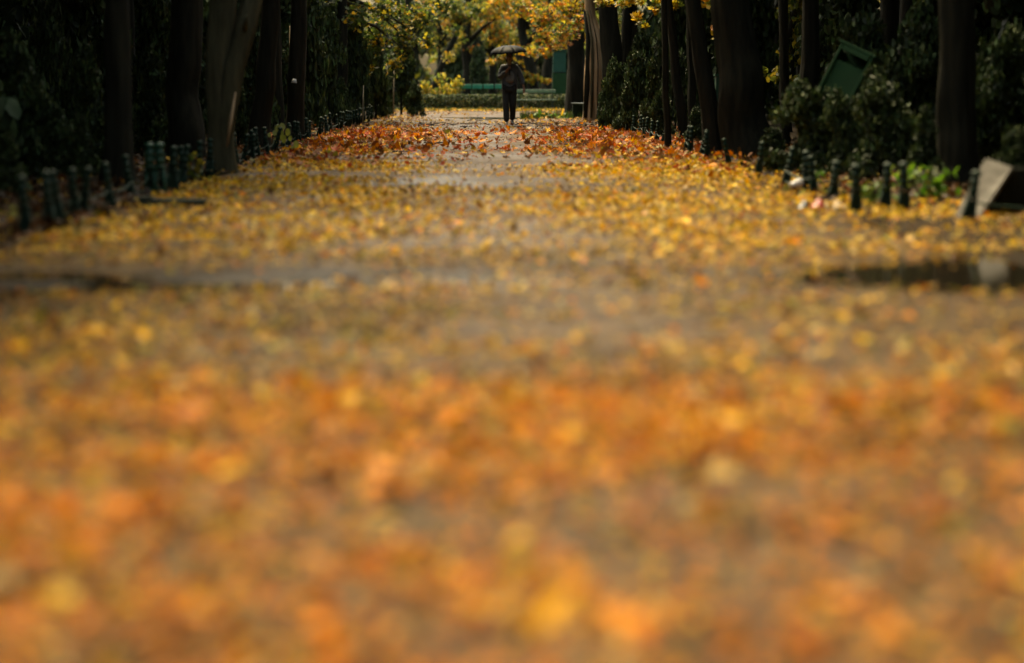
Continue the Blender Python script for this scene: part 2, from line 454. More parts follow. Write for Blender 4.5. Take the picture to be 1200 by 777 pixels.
def leaf_batch(y0, y1, dens, names, wts, sz):
    hw = 4.6
    n = int((y1 - y0) * 2 * hw * dens)
    x = rng.uniform(-hw, hw, n); y = rng.uniform(y0, y1, n)
    cone = (np.abs(x - y * math.tan(YAW)) < 0.225 * y + 2.4)
    x, y = x[cone], y[cone]; n = len(x)
    y = y + (rng.normal(0, 0.10 * y0, n) if y0 < 14 else rng.normal(0, 0.035 * y0, n) if y0 < 31 else rng.normal(-0.01 * y0, 0.085 * y0, n) * (0.25 + 0.75 * (np.abs(x) / 2.5)) if y0 < 60 else 0)
    y = np.maximum(y, 3.2)
    k = vnoise(x, y, 1.6, y0) * 0.35 + vnoise(x, y, 0.7, 7.7) * 0.35 + vnoise(x, y, 0.28, 3.1) * 0.4      # patches
    pr = np.clip((0.68 if y0 < 8 else 0.55) + 2.0 * k, 0.22 if y0 < 8 else 0.08, 1)
    ax = np.abs(x)
    if 8 < y0 < 53 and sz[0] > 0.0085:                                                        # trodden lane along the middle
        pr = pr * (1 - 0.42 * np.exp(-((x - 0.012 * y - 0.15 * np.sin(0.4 * y)) / 0.95) ** 2))
    if y0 < 16:
        pr = pr * (1 - 0.72 * damp_shade(x, y))
        pr = np.where((x > 1.7) & (y > 10.9) & (y < 12.9), pr * 0.45, pr)
    pr = np.where(x < -3.02, pr * 0.07, pr)                                # zone leaves kept sparse behind the low fence
    pr = np.where((x > 3.45) & (y > 21), pr * 0.15, pr)
    if 32 <= y0 < 66:
        pr *= np.clip(0.20 + 0.80 * (ax / 2.3) ** 1.7, 0, 1)               # thinner along the middle
    if 15 <= y0 < 32:
        pr *= np.clip(0.30 + 0.60 * (ax / 2.0), 0, .85)
        pr *= np.where(y > 24, np.clip(0.30 + 0.70 * (ax / 2.2), 0, 1), 1)
    for (px_, py_, rx, ry, dp) in PUD:                                      # few leaves float on puddles
        q = ((x - px_) / (rx * 1.05)) ** 2 + ((y - py_) / (ry * 1.1)) ** 2
        pr = np.where(q < (1.15 if px_ > 3 else 0.9), pr * 0.03, pr)
    keep = rng.random(n) < pr
    x, y = x[keep], y[keep]; n = len(x)
    c, idx = pick(names, wts, n)
    kk = vnoise(x, y, 1.1, 21.0) + 0.6 * vnoise(x, y, 2.7, 5.0)
    bright = np.array([nm_ in ('orange', 'gold', 'yellow', 'deeporange', 'pale', 'red') for nm_ in names])
    c2, idx2 = pick(names, wts, n)
    swap = ((kk > 0.12) & ~bright[idx] & (rng.random(n) < .9)) | ((kk < -0.12) & bright[idx] & (rng.random(n) < .8))
    c = np.where(swap[:, None], c2, c); idx = np.where(swap, idx2, idx)
    size = rng.uniform(sz[0], sz[1], n)
    if y0 < 32:
        big = rng.random(n) < (0.018 if y0 < 12 else 0.010)
        size = np.where(big, rng.uniform(0.04, 0.065, n), size)
        c = np.where(big[:, None], c * 1.15, c)
    return x, y, c, size, [names[i] for i in idx]
X = []; Y = []; C = []; SZ = []; NM = []
for zdef in ZONES:
    x, y, c, s, nm = leaf_batch(*zdef)
    X.append(x); Y.append(y); C.append(c); SZ.append(s); NM += nm
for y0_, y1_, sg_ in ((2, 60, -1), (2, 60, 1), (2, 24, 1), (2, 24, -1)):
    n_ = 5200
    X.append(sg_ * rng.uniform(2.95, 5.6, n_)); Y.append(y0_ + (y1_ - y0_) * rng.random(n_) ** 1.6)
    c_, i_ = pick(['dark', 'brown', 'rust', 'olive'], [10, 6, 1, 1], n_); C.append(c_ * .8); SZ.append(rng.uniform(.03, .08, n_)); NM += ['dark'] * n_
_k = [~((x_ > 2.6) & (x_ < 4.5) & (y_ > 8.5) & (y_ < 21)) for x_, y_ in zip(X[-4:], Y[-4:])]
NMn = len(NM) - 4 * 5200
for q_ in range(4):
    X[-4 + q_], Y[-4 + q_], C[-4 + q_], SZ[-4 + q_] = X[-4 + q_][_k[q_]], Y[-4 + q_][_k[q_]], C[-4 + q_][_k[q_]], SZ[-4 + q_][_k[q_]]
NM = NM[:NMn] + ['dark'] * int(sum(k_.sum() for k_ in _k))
X = np.concatenate(X); Y = np.concatenate(Y); C = np.concatenate(C); SZ = np.concatenate(SZ); NM = np.array(NM)
# drop what lies outside the view cone with a margin (still a step to either side)
n = len(X)
yaw = rng.uniform(0, 2 * math.pi, n)
tilt = np.abs(rng.normal(0, 0.30, n)); tilt = np.where(rng.random(n) < 0.12, rng.uniform(0.5, 1.3, n), tilt)
roll = rng.normal(0, 0.25, n)
tilt = np.where(Y < 16, tilt * 0.6, tilt)
curl = rng.normal(0.25, 0.30, n); fold = rng.normal(0.15, 0.22, n)
Zs = np.maximum(surf(X, Y), -0.02) + 0.006 + rng.uniform(0, 0.025, n)
POS = np.stack([X, Y, Zs], 1)
# the 300 that show largest stand as single leaves
infr = (np.abs((X - Y * math.tan(YAW)) / Y) < 0.5 * IW / FPX) & (Y > 4.45)
score = np.where(infr, SZ / Y, 0)
single = np.zeros(n, bool); single[np.argsort(-score)[:300]] = True
rest = ~single
isov = (rng.random(n) < 0.35) | (SZ < 0.012)
for shp, selm, nmm in ((ML, rest & ~isov, 'a'), (OV, rest & isov, 'b')):
    pass
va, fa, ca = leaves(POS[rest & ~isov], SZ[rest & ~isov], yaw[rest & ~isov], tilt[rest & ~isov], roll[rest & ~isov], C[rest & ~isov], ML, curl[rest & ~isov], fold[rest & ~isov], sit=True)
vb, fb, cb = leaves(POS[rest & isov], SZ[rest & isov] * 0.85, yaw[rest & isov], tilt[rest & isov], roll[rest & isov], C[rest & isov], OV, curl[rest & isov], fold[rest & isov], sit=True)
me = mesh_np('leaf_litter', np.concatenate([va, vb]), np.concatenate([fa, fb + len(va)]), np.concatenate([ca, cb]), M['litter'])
tag(link('leaf_litter', me), 'gold, orange and rust coloured fallen leaves strewn over the path and verges', 'leaf litter', kind='stuff')
WORD = {'orange': 'orange', 'deeporange': 'dark orange', 'gold': 'golden', 'yellow': 'pale yellow', 'rust': 'rusty red', 'brown': 'brown', 'tan': 'tan', 'olive': 'olive', 'green': 'green', 'pale': 'cream coloured', 'red': 'red', 'dark': 'blackish'}
for i in np.where(single)[0]:
    sl = slice(i, i + 1)
    v, f, c = leaves(np.zeros((1, 3)), SZ[sl], yaw[sl], tilt[sl], roll[sl], C[sl], ML if not isov[i] else OV, curl[sl], fold[sl], sit=True)
    o = link('fallen_leaf', mesh_np('fallen_leaf', v, f, c, M['litter']), loc=tuple(POS[i]))
    wd = WORD[NM[i]]
    tag(o, f'blurred {wd} leaf fallen on the front stretch of the path', 'leaf', f'{wd} leaves fallen on the front stretch of the path')

# ------------------------------------------------------------------ trees
def cloud(blobs, n, size, names, wts, shape=SM, shell=0.5, droop=0.6, dark_low=False):
    """leaves spread through ellipsoid clumps; blobs: (cx,cy,cz,rx,ry,rz)"""
    B = np.array(blobs, float)
    vol = (B[:, 3] * B[:, 4] * B[:, 5]) ** (2 / 3)
    bi = rng.choice(len(B), n, p=vol / vol.sum())
    d = rng.standard_normal((n, 3)); d /= np.linalg.norm(d, axis=1)[:, None]
    r = rng.random(n) ** shell
    P = B[bi, :3] + d * r[:, None] * B[bi, 3:]
    c, _ = pick(names, wts, n)
    cl = rng.uniform(0.75, 1.25, (len(B), 1))[bi]
    c = c * cl
    return leaves(P, rng.uniform(size[0], size[1], n), rng.uniform(0, 6.28, n), rng.normal(droop, 0.6, n), rng.normal(0, 0.6, n), c, shape, rng.normal(0.1, 0.2, n), rng.normal(0.2, 0.2, n))
PAL.update({'fgreen': (0.075, 0.11, 0.02), 'fdark': (0.028, 0.05, 0.014), 'fyellow': (0.50, 0.38, 0.04), 'fgold': (0.56, 0.33, 0.03), 'forange': (0.52, 0.20, 0.02), 'flime': (0.22, 0.26, 0.04),
            'yew': (0.04, 0.065, 0.018), 'yew2': (0.08, 0.11, 0.03), 'yew3': (0.02, 0.036, 0.012), 'sprig': (0.12, 0.28, 0.02), 'sprig2': (0.24, 0.34, 0.05), 'thuja': (0.05, 0.09, 0.03)})
def crown_blobs(c, rx, ry, rz, k=26, br=0.34):
    out = []
    for i in range(k):
        d = Vector((random.gauss(0, 1), random.gauss(0, 1), random.gauss(0, 1))).normalized() * (random.random() ** 0.45)
        s = random.uniform(0.7, 1.3) * br
        out.append((c[0] + d.x * rx, c[1] + d.y * ry, c[2] + d.z * rz, rx * s, ry * s, rz * s * 0.8))
    return out
def path_pts(p0, p1, k=8, wob=0.05, seed=0.0):
    out = []
    for i in range(k + 1):
        t = i / k
        p = p0.lerp(p1, t)
        w_ = wob * math.sin(math.pi * min(1, t * 1.5))
        out.append(p + Vector((w_ * mnoise.noise(Vector((seed, t * 3, 0))), w_ * mnoise.noise(Vector((seed, t * 3, 9))), 0)))
    return out
_crowns = []
def make_crowns():
    for v in range(4):
        bl = crown_blobs((0, 0, 0), 3.6, 3.6, 3.0, k=30)
        names, wts = [(['fdark', 'fgreen', 'olive'], [5, 3, 1]), (['fgreen', 'fdark', 'flime', 'fyellow'], [4, 4, 1, 1]), (['fdark', 'fgreen', 'fgold'], [4, 3, 1]), (['fgreen', 'olive', 'fdark'], [3, 2, 4])][v]
        V_, F_, C_ = cloud(bl, 3600, (0.17, 0.33), names, wts)
        _crowns.append(mesh_np('crown', V_, F_, C_, M['leaf']))
make_crowns()
def limbs(top, r, spread, k, height, seed, mat):
    out = []
    for i in range(k):
        a = 2 * math.pi * i / k + seed
        e = top + Vector((math.cos(a) * spread, math.sin(a) * spread, height * random.uniform(0.6, 1.1)))
        b = MB(); mid = top.lerp(e, 0.5) + Vector((0, 0, 0.35))
        b.tube([top - Vector((0, 0, 0.5)), mid, e], [r * 0.7, r * 0.4, r * 0.12], 7)
        out.append(b.mesh('limb', mat, True))
    return out
def tree(name, base, top_in_frame, r, label, group=None, mat='bark', height=7.0, crown_off=(0, 0), crown_z=8.3, variant=0, side=1, n=32, crown=True, forks=None, flare=1.35):
    """trunk from base through the point where it leaves the frame and on up to the crown"""
    t_ = empty(name, base); tag(t_, label, 'tree', group)
    d = (top_in_frame - base)
    k = height / max(d.z, 0.3)
    lean = Vector((d.x, d.y, 0))
    end = base + Vector((lean.x, lean.y, d.z)) + Vector((lean.x * 0.6, lean.y * 0.6, height - d.z))
    pts = path_pts(base - Vector((0, 0, 0.15)), top_in_frame, 22 if n > 8 else 8, r * 0.5, seed=base.y)
    pts += path_pts(top_in_frame, end, 4, 0.15, seed=base.x)[1:]
    L_ = len(pts)
    rad = []
    for i, p_ in enumerate(pts):
        z = max(p_.z - base.z, 0)
        rad.append(r * (1 + (flare - 1) * math.exp(-z / (r * 1.2))) * (1 - 0.45 * min(1, z / height)))
    b = MB(); b.tube(pts, rad, n, rough=0.17, seed=base.y)
    tr = link('trunk', b.mesh('trunk', M[mat], True), t_, world=True)
    for me_ in limbs(end, rad[-1] * 1.2, 1.7, 4, 1.8, base.y, M[mat]):
        link('limb', me_, tr)
    if crown:
        c = link('crown', _crowns[variant % 4], t_)
        c.location = (end.x - base.x + crown_off[0], end.y - base.y + crown_off[1], crown_z)
        c.rotation_euler = (0, 0, random.uniform(0, 6.28))
    return t_
def px_tree(name, bx, by, tx, wpx, label, depth=None, **kw):
    """bx,by = foot of the trunk in the photo; tx = where it crosses the top edge"""
    base = ground_at(bx, by) if depth is None else Vector((at_depth(bx, by, depth).x, depth, 0))
    top = at_depth(tx, 0, base.y)
    side = 1 if base.x > 0 else -1
    return tree(name, Vector((base.x, base.y, 0)), top, wpx * mpp(base.y) / 2, label, crown_off=(side * 2.9, 0), side=side, **kw)
# slab-side row = right, forked-trunk side = left
px_tree('park_tree', 139, 216, 137, 33, 'dark straight trunk standing beside the paired green fence posts', variant=0)
px_tree('park_tree', 216, 196, 218, 40, 'dim broad trunk just behind the pale forked trunk', depth=33, variant=1)
px_tree('park_tree', 301, 180, 318, 24, 'dark leaning trunk between the forked trunk and the yellow-green sapling', depth=37, variant=2)
px_tree('park_tree', 345, 168, 350, 22, 'dark trunk directly behind the yellow-green sapling', depth=44, variant=3)
px_tree('park_tree', 326, 150, 322, 14, 'slim dim trunk deeper in the wood behind the sapling', depth=52, variant=0)
px_tree('park_tree', 840, 183, 812, 21, 'slim dark trunk leaning towards the path next to the thickest trunk', variant=1)
px_tree('park_tree', 882, 184, 856, 50, 'thickest dark trunk behind the fence posts, leaning towards the path', variant=2, n=44)
px_tree('park_tree', 783, 176, 778, 8, 'thin pole-like trunk beside the evergreen screen', variant=3, flare=1.1)
px_tree('park_tree', 921, 150, 918, 12, 'thin dark trunk against the sunlit leaves beyond the leafy bush', depth=40, variant=0)
px_tree('park_tree', 951, 150, 950, 23, 'dark trunk rising beside the tilted green cabinet', depth=38, variant=1)
px_tree('park_tree', 1126, 218, 1120, 44, 'thick dark trunk rising behind the stone slab', variant=2, n=44)
px_tree('park_tree', 803, 170, 783, 11, 'thin trunk bending over the evergreen screen', depth=46, variant=2, flare=1.1)

# forked pale tree
base = ground_at(261, 203); base.z = 0
ft = empty('forked_tree', base); tag(ft, 'pale trunk forking low into two stems behind the low fence', 'tree')
fork = at_depth(259, 150, base.y)
topL = at_depth(262, -10, base.y); topR = at_depth(298, -10, base.y)
q = mpp(base.y)
b = MB(); b.tube([base - Vector((0, 0, .15)), base.lerp(fork, 0.5), fork + Vector((0, 0, 0.05)), at_depth(257, 110, base.y), at_depth(257, 60, base.y), topL, topL + Vector((-0.5, 0, 2)), topL + Vector((-1.2, 0, 4.5))],
       [20 * q, 16 * q, 14.5 * q, 14 * q, 14.5 * q, 15.5 * q, 11 * q, 7 * q], 40, 0.16, 3.0)
link('trunk', b.mesh('trunk', M['barkpale'], True), ft, world=True)
b = MB(); b.tube([base.lerp(fork, 0.45) + Vector((0.02, -0.03, 0)), fork + Vector((0.07, -0.05, .1)), at_depth(276, 80, base.y - .06), at_depth(288, 35, base.y - .06), topR, topR + Vector((0.6, 0, 2)), topR + Vector((1.0, 0, 4.5))],
       [9 * q, 11 * q, 12 * q, 12.5 * q, 12 * q, 9 * q, 6 * q], 36, 0.18, 5.0)
st = link('stem', b.mesh('stem', M['barkpale'], True), ft, world=True)
b = MB(); b.tube([at_depth(287, 34, base.y - .2), at_depth(288, 25, base.y - .27), at_depth(290, 18, base.y - .31)], [3.2 * q, 3.0 * q, 1.6 * q], 9, 0.3, 2.0)
link('branch_stub', b.mesh('branch_stub', M['barkpale'], True), st)
b = MB(); b.tube([at_depth(266, 172, base.y - .34), at_depth(270, 145, base.y - .34), at_depth(276, 108, base.y - .26)], [1.2 * q, 2.2 * q, 1.0 * q], 8)  # pale scar strip painting in the lit right edge of the trunk
link('lit_edge_scar', b.mesh('lit_edge_scar', M['wood'], True), st)
c = link('crown', _crowns[1], ft); c.location = (-2.5, 0, 8.3)

# stripped trunk beside the far bench
base = ground_at(699, 143); base.z = 0; q = mpp(base.y)
stt = empty('stripped_tree', base); tag(stt, 'tree with bark torn off showing pale bare wood, behind the evergreen screen', 'tree')
b = MB(); b.tube([base - Vector((0, 0, .15)), at_depth(699, 110, base.y), at_depth(700, 80, base.y), at_depth(699, 50, base.y), at_depth(692, 20, base.y), at_depth(690, -10, base.y), at_depth(688, -120, base.y)],
       [16 * q, 14.5 * q, 14 * q, 10.5 * q, 6.5 * q, 5 * q, 4 * q], 40, 0.2, 8.0)
tr = link('trunk', b.mesh('trunk', M['wood'], True), stt, world=True)
for k_, (dx, w_) in enumerate(((-12.5, 3.0), (-6.0, 1.5), (1.0, 0.7))):
    pts_ = []
    for (py_, cx_, r_) in ((138, 699, 15.5), (105, 699.5, 14.4), (75, 700, 13.6), (45, 698, 10.5), (12, 691, 7.6)):
        d_ = dx * r_ / 15.0
        pts_.append(at_depth(cx_ + d_, py_, base.y - math.sqrt(max(r_ * r_ - d_ * d_, 1)) * q * 1.06))
    b = MB(); b.tube(pts_, [w_ * q * f__ for f__ in (1, 1.1, 1, .8, .5)], 8, 0.35, k_ * 3.0)
    link('bark_strip', b.mesh('bark_strip', M['bark' if k_ != 1 else 'barkpale'], True), tr)
c = link('crown', _crowns[2], stt); c.location = (2.5, 0, 8.5)

# dark double trunk over the evergreens, and dark trunk beside the far bench
px_tree('park_tree', 724, 135, 712, 26, 'dark trunk rising out of the evergreen screen and leaning to the stripped tree', depth=61, variant=1)
px_tree('park_tree', 730, 134, 736, 14, 'slender dark trunk rising out of the evergreen screen', depth=63, variant=0)
px_tree('park_tree', 674, 136, 676, 22, 'dark upright trunk between the green kiosk and the stripped tree', depth=82, variant=3, flare=1.15)

# overhanging autumn branches seen under the top edge: (blobs by pixel: x,y,depth,rx,ry px)
def branch_tree(name, bx, depth, wpx, tx, clumps, n, size, names, wts, label, limb_to, side, shape=ML):
    t_ = px_tree(name, bx, 97 + 3003 / depth, tx, wpx, label, depth=depth, variant=1)
    base_ = t_.location
    bl = []
    for (cx, cy, dd, rx, ry) in clumps:
        p_ = at_depth(cx, cy, dd); s_ = mpp(dd)
        bl.append((p_.x, p_.y, p_.z, rx * s_, rx * s_ * 1.3, ry * s_))
    V_, F_, C_ = cloud(bl, n, size, names, wts, shape=shape, shell=0.6)
    o_ = link('low_foliage', mesh_np('low_foliage', V_, F_, C_, M['leaf']), t_, world=True)
    for (cx, cy, dd, rx, ry) in limb_to:
        p_ = at_depth(cx, cy, dd)
        s0 = Vector((base_.x, base_.y, p_.z + 0.9))
        b_ = MB(); b_.tube([s0, s0.lerp(p_, 0.5) + Vector((0, 0, .25)), p_], [0.07, 0.045, 0.012], 6)
        link('limb', b_.mesh('limb', M['bark'], True), t_, world=True)
    return t_
cl = [(452, 10, 66, 26, 16), (440, 45, 68, 20, 22), (470, 40, 70, 18, 22), (478, 62, 70, 9, 9), (490, 18, 70, 22, 16), (500, 48, 72, 12, 12), (418, 20, 62, 16, 18), (425, 70, 68, 18, 26), (462, 75, 70, 12, 18), (520, 8, 72, 16, 9), (385, 2, 58, 14, 6)]
branch_tree('maple_tree', 398, 64, 14, 402, cl, 2300, (0.05, 0.115), ['fgreen', 'fdark', 'flime', 'fyellow', 'fgold'], [10, 9, 3, 3, 2],
            'green and yellow leaved tree hanging over the path from the forked trunk side', cl[:6], -1)
cl2 = [(668, 8, 74, 24, 14), (640, 20, 78, 24, 16), (660, 40, 76, 20, 14), (676, 28, 72, 12, 14), (640, 44, 80, 18, 12), (615, 10, 80, 20, 12), (690, 4, 68, 14, 10), (625, 60, 84, 18, 8), (650, 58, 80, 8, 5)]
branch_tree('maple_tree', 741, 70, 13, 742, cl2, 2000, (0.05, 0.115), ['fgold', 'forange', 'fyellow', 'flime', 'fgreen', 'rust'], [6, 4, 3, 3, 10, 4],
            'orange and yellow leaved tree hanging over the path beside the stripped tree', cl2[:5], 1)
cl3 = [(735, 2, 56, 24, 7), (710, 2, 58, 14, 7), (768, 8, 52, 8, 12), (756, 30, 52, 5, 6), (747, 20, 53, 8, 8), (790, 4, 52, 10, 8), (838, 38, 44, 5, 10), (828, 4, 44, 14, 5)]
branch_tree('maple_tree', 812, 53, 10, 808, cl3, 230, (0.08, 0.13), ['fgold', 'fyellow', 'flime', 'fgreen', 'forange'], [7, 6, 4, 4, 2],
            'tree dropping a sparse fringe of golden leaves above the evergreen screen', cl3[:4], 1)

# extra rows of trees on both sides, mostly unseen, added to give shade
for sgn, lab, grp in ((-1, 'extra tree added for shade in the wood behind the forked trunk', 'trees added for shade on the forked trunk side'),
                      (1, 'extra tree added for shade in the wood behind the stone slab', 'trees added for shade on the stone slab side')):
    k_ = 0
    for yy in np.arange(-16, 88, 5.2):
        for xo in (6.6, 10.8, 15.5):
            if -16 <= yy < 17 and xo < 7: xo2 = 5.3  # front rows shifted inward so their crowns darken the path edges
            else: xo2 = xo
            if yy > 70 and xo < 7: continue
            x_ = sgn * (xo2 + random.uniform(-0.6, 0.6)); y_ = yy + random.uniform(-1.5, 1.5)
            px_ = VAN_X + x_ / max(y_, 1) * FPX
            if y_ > 5 and xo < 7 and -20 < px_ < 1220: x_ += sgn * 1.2
            b_ = Vector((x_, y_, 0))
            tree('park_tree', b_, b_ + Vector((random.uniform(-.15, .15), 0, 2.6)), random.uniform(0.13, 0.24), lab, grp, variant=k_, height=6.0, crown_z=random.uniform(6.3, 7.6), n=8, crown_off=(sgn * 0.6, 0))
            k_ += 1

# ------------------------------------------------------------------ evergreen shrubs
def shrub_mesh(nm, rx, ry, h, n, size, names, wts, cone=0.4):
    bl = []
    for i in range(34):
        z = random.random() ** 0.8
        rr = (1 - cone * z) * (1 - 0.5 * z ** 4)
        a = random.uniform(0, 6.28); q_ = random.random() ** 0.5
        s_ = random.uniform(0.22, 0.38)
        bl.append((math.cos(a) * q_ * rx * rr * 0.85, math.sin(a) * q_ * ry * rr * 0.85, (0.06 + 0.86 * z) * h, rx * s_, ry * s_, h * 0.13 * random.uniform(0.8, 1.5)))
    V_, F_, C_ = cloud(bl, n, size, names, wts, shell=0.4, droop=0.9)
    V_[:, 2] = np.maximum(V_[:, 2], 0.01)
    return mesh_np(nm, V_, F_, C_, M['needle'])
YEW = (['yew', 'yew2', 'yew3', 'thuja'], [5, 3, 4, 3])
SHR = [shrub_mesh('foliage', 1.0, 1.0, 2.0, 5200, (0.045, 0.10), *YEW, cone=c_) for c_ in (0.25, 0.55, 0.8)]
stem_b = MB(); stem_b.tube([(0, 0, -0.1), (0.03, 0, 0.6), (0, 0.02, 1.5)], [0.06, 0.045, 0.015], 6)
STEM = stem_b.mesh('stem', M['bark'], True)
def shrub(x, y, rx, h, label, group=None, v=None, name='evergreen_shrub', me_=None):
    t_ = empty(name, (x, y, 0), random.uniform(0, 6.28)); tag(t_, label, 'shrub', group)
    f_ = link('foliage', me_ or SHR[v if v is not None else random.randrange(3)], t_); f_.scale = (rx, rx, h / 2)
    s_ = link('stem', STEM, t_); s_.scale = (max(rx, .4), max(rx, .4), h / 2)
    return t_
def px_shrub(px_, top, depth, wpx, label, **kw):
    p_ = at_depth(px_, top, depth)
    return shrub(p_.x, depth, wpx * mpp(depth) / 2, p_.z, label, **kw)
# evergreen screen (right, beside stripped tree)
for k_, (px_, top, dd, wp) in enumerate(((722, 72, 55, 40), (745, 62, 52, 46), (765, 75, 49, 40), (735, 100, 50, 36), (775, 105, 46, 34), (752, 40, 60, 50), (792, 60, 54, 44), (815, 128, 43.5, 34), (712, 96, 57, 30))):
    px_shrub(px_, top, dd, wp, 'dark evergreen shrub of the dense screen beside the stripped tree', group='evergreen screen beside the stripped tree')
px_shrub(945, 100, 27.5, 96, 'round leafy bush spilling over the fence below the tilted green cabinet', v=0)
px_shrub(1026, 80, 27.8, 60, 'olive bush half hiding the tilted green cabinet', v=1)
px_shrub(985, 110, 27, 64, 'low bush in front of the tilted green cabinet', v=0)
px_shrub(905, 150, 33, 40, 'small dark bush at the foot of the thickest trunk', v=1)
px_shrub(1035, 95, 26, 95, 'dark bush between the tilted green cabinet and the thick trunk', v=0)
px_shrub(1010, 20, 33, 120, 'tall dark evergreen behind the tilted green cabinet', v=1)
px_shrub(1075, 10, 31, 110, 'tall dark evergreen touching the thick trunk by the slab', v=0)
px_shrub(1085, 130, 24.5, 60, 'low dark bush at the foot of the thick trunk by the slab', v=2)
px_shrub(1150, -20, 40, 150, 'very tall dark evergreen far behind the stone slab', v=0)
px_shrub(985, -25, 50, 130, 'very tall dark evergreen far behind the tilted green cabinet', v=0)
px_shrub(1180, 40, 27, 110, 'tall dark evergreen rising behind the stone slab', v=0)
px_shrub(1195, 150, 22.5, 70, 'low dark bush pressed against the stone slab', v=1)
px_shrub(470, 46, 78, 48, 'dark conical evergreen where the low fence ends near the far hedge', v=1, me_=SHR[1])
px_shrub(485, 98, 76, 26, 'small dark evergreen at the end of the low fence', v=0)
for k_, (px_, top, dd, wp) in enumerate(((190, -30, 50, 110), (90, -40, 46, 130), (20, -30, 40, 120), (58, 0, 36, 70), (66, -30, 56, 120), (335, -30, 62, 70), (300, -30, 66, 90), (440, 30, 72, 40), (412, 10, 66, 50), (385, 20, 58, 50), (360, -10, 56, 60), (330, 60, 54, 50), (300, 20, 50, 60), (232, 60, 42, 70), (180, 70, 35, 70), (186, 0, 44, 90), (100, 60, 31, 80), (60, 120, 27, 70), (20, 50, 27, 90), (10, 160, 22.5, 60), (95, 140, 26.5, 50), (278, 90, 40, 40), (400, 95, 62, 34))):
    px_shrub(px_, top, dd, wp, 'dark evergreen shrub in the gloom behind the low fence by the forked trunk', group='dark evergreens behind the fence by the forked trunk')
for sgn, lab, grp in ((-1, 'tall black-green evergreen added to block side light behind the forked trunk', 'evergreens added to block side light on the forked trunk side'),
                      (1, 'tall black-green evergreen added to block side light behind the stone slab', 'evergreens added to block side light on the stone slab side')):
    for yy in np.arange(4, 92, 2.9):  # evergreen walls, mostly out of view, added to keep side skylight out
        xo = max(7.6, 0.21 * yy + 1.0) if sgn < 0 else max(8.2, 0.23 * yy + 1.2)
        if yy > 60: xo = 9.0 if sgn < 0 else 9.5
        shrub(sgn * (xo + random.uniform(-.8, .8)), yy + random.uniform(-.7, .7), random.uniform(1.5, 2.0), random.uniform(3.6, 5.2), lab, grp)
for k_, (x_, y_) in enumerate(((-5.2, 60), (-6.4, 66), (-4.6, 70), (-5.6, 77), (-4.8, 84), (-7.0, 90), (6.4, 62), (5.4, 68), (7, 74), (6, 80), (7.4, 88), (6.5, 94), (-6.5, 95))):
    shrub(x_, y_, random.uniform(1.0, 1.5), random.uniform(3.0, 4.6), 'dark evergreen beside the far stretch of the path', 'evergreens beside the far stretch of the path')

# sunlit leaves beyond the right-hand trunks, background trees past the hedge
def bg_tree(px_, depth, wpx, lean, clumps, n, names, wts, label, group=None, size=(0.07, 0.135), name='autumn_tree'):
    base_ = Vector((at_depth(px_, 97, depth).x, depth, 0)); t_ = empty(name, base_); tag(t_, label, 'tree', group)
    r_ = wpx * mpp(depth) / 2
    top_ = base_ + Vector((lean, 0, 7.0))
    b_ = MB(); b_.tube(path_pts(base_ - Vector((0, 0, .1)), top_, 8, 0.5, seed=px_), [r_ * (1.2 - 0.9 * i / 8) for i in range(9)], 10, 0.1, px_)
    tr_ = link('trunk', b_.mesh('trunk', M['bark'], True), t_, world=True)
    bl = []
    for (dx, z, rx, rz) in clumps:
        for _ in range(5):
            bl.append((base_.x + dx + random.gauss(0, rx * .55), depth + random.gauss(0, rx * .6), z + random.gauss(0, rz * .5), rx * random.uniform(.25, .5), rx * random.uniform(.3, .6), rz * random.uniform(.25, .45)))
        e_ = Vector((base_.x + dx, depth, z)); s0 = base_ + Vector((lean * .3, 0, max(1.2, z - 1.2)))
        b_ = MB(); b_.tube([s0, s0.lerp(e_, .5) + Vector((0, 0, .15)), e_], [r_ * .45, r_ * .3, .015], 6)
        link('limb', b_.mesh('limb', M['bark'], True), tr_)
    V_, F_, C_ = cloud(bl, n, size, names, wts, shell=0.6)
    V_[:, 2] = np.maximum(V_[:, 2], 0.02)
    link('crown', mesh_np('crown', V_, F_, C_, M['leaf']), t_, world=True)
    return t_
YG = (['fyellow', 'flime', 'fgreen', 'fgold', 'olive'], [3, 4, 8, 2, 6])
OR_ = (['fgold', 'forange', 'fyellow', 'flime', 'fgreen'], [5, 4, 3, 2, 6])
GR = (['fgreen', 'flime', 'fdark', 'fyellow'], [6, 4, 4, 2])
STD = [(0, 5.2, 2.4, 1.3), (-1.5, 4.2, 1.6, 1.0), (1.5, 4.3, 1.6, 1.0), (0, 6.5, 2.0, 1.2), (0.6, 3.4, 1.3, .8)]
bg_tree(484, 112, 14, -0.3, STD, 3000, *GR, 'green leaved tree with dark trunk behind the yellow bush past the hedge')
bg_tree(500, 118, 8, 2.6, [(1.8, 4.3, 1.8, 1.0), (0.2, 4.6, 1.6, 1.0), (2.6, 5.3, 1.6, .9)], 2200, *YG, 'yellow-green tree with a slanting trunk beyond the turquoise bench')
bg_tree(548, 124, 14, 0.1, STD, 3000, *OR_, 'golden tree standing behind the turquoise bench')
bg_tree(577, 128, 9, 0.0, [(0, 4.6, 2.0, 1.1), (-1.2, 3.6, 1.5, .9), (1.1, 3.5, 1.4, .9), (0, 2.8, 1.1, .7)], 3000, *YG, 'yellow-green tree directly behind the umbrella')
bg_tree(626, 108, 13, -0.9, [(-0.6, 4.6, 1.8, 1.0), (0.8, 4.0, 1.6, .9), (-1.0, 2.1, 1.0, .65), (0.3, 2.3, 1.1, .5), (-0.2, 1.5, .8, .4)], 3200, *OR_, 'orange tree with a dark curving trunk behind the person')
bg_tree(643, 114, 15, 0.3, STD, 2600, *OR_, 'orange-gold tree next to the green kiosk')
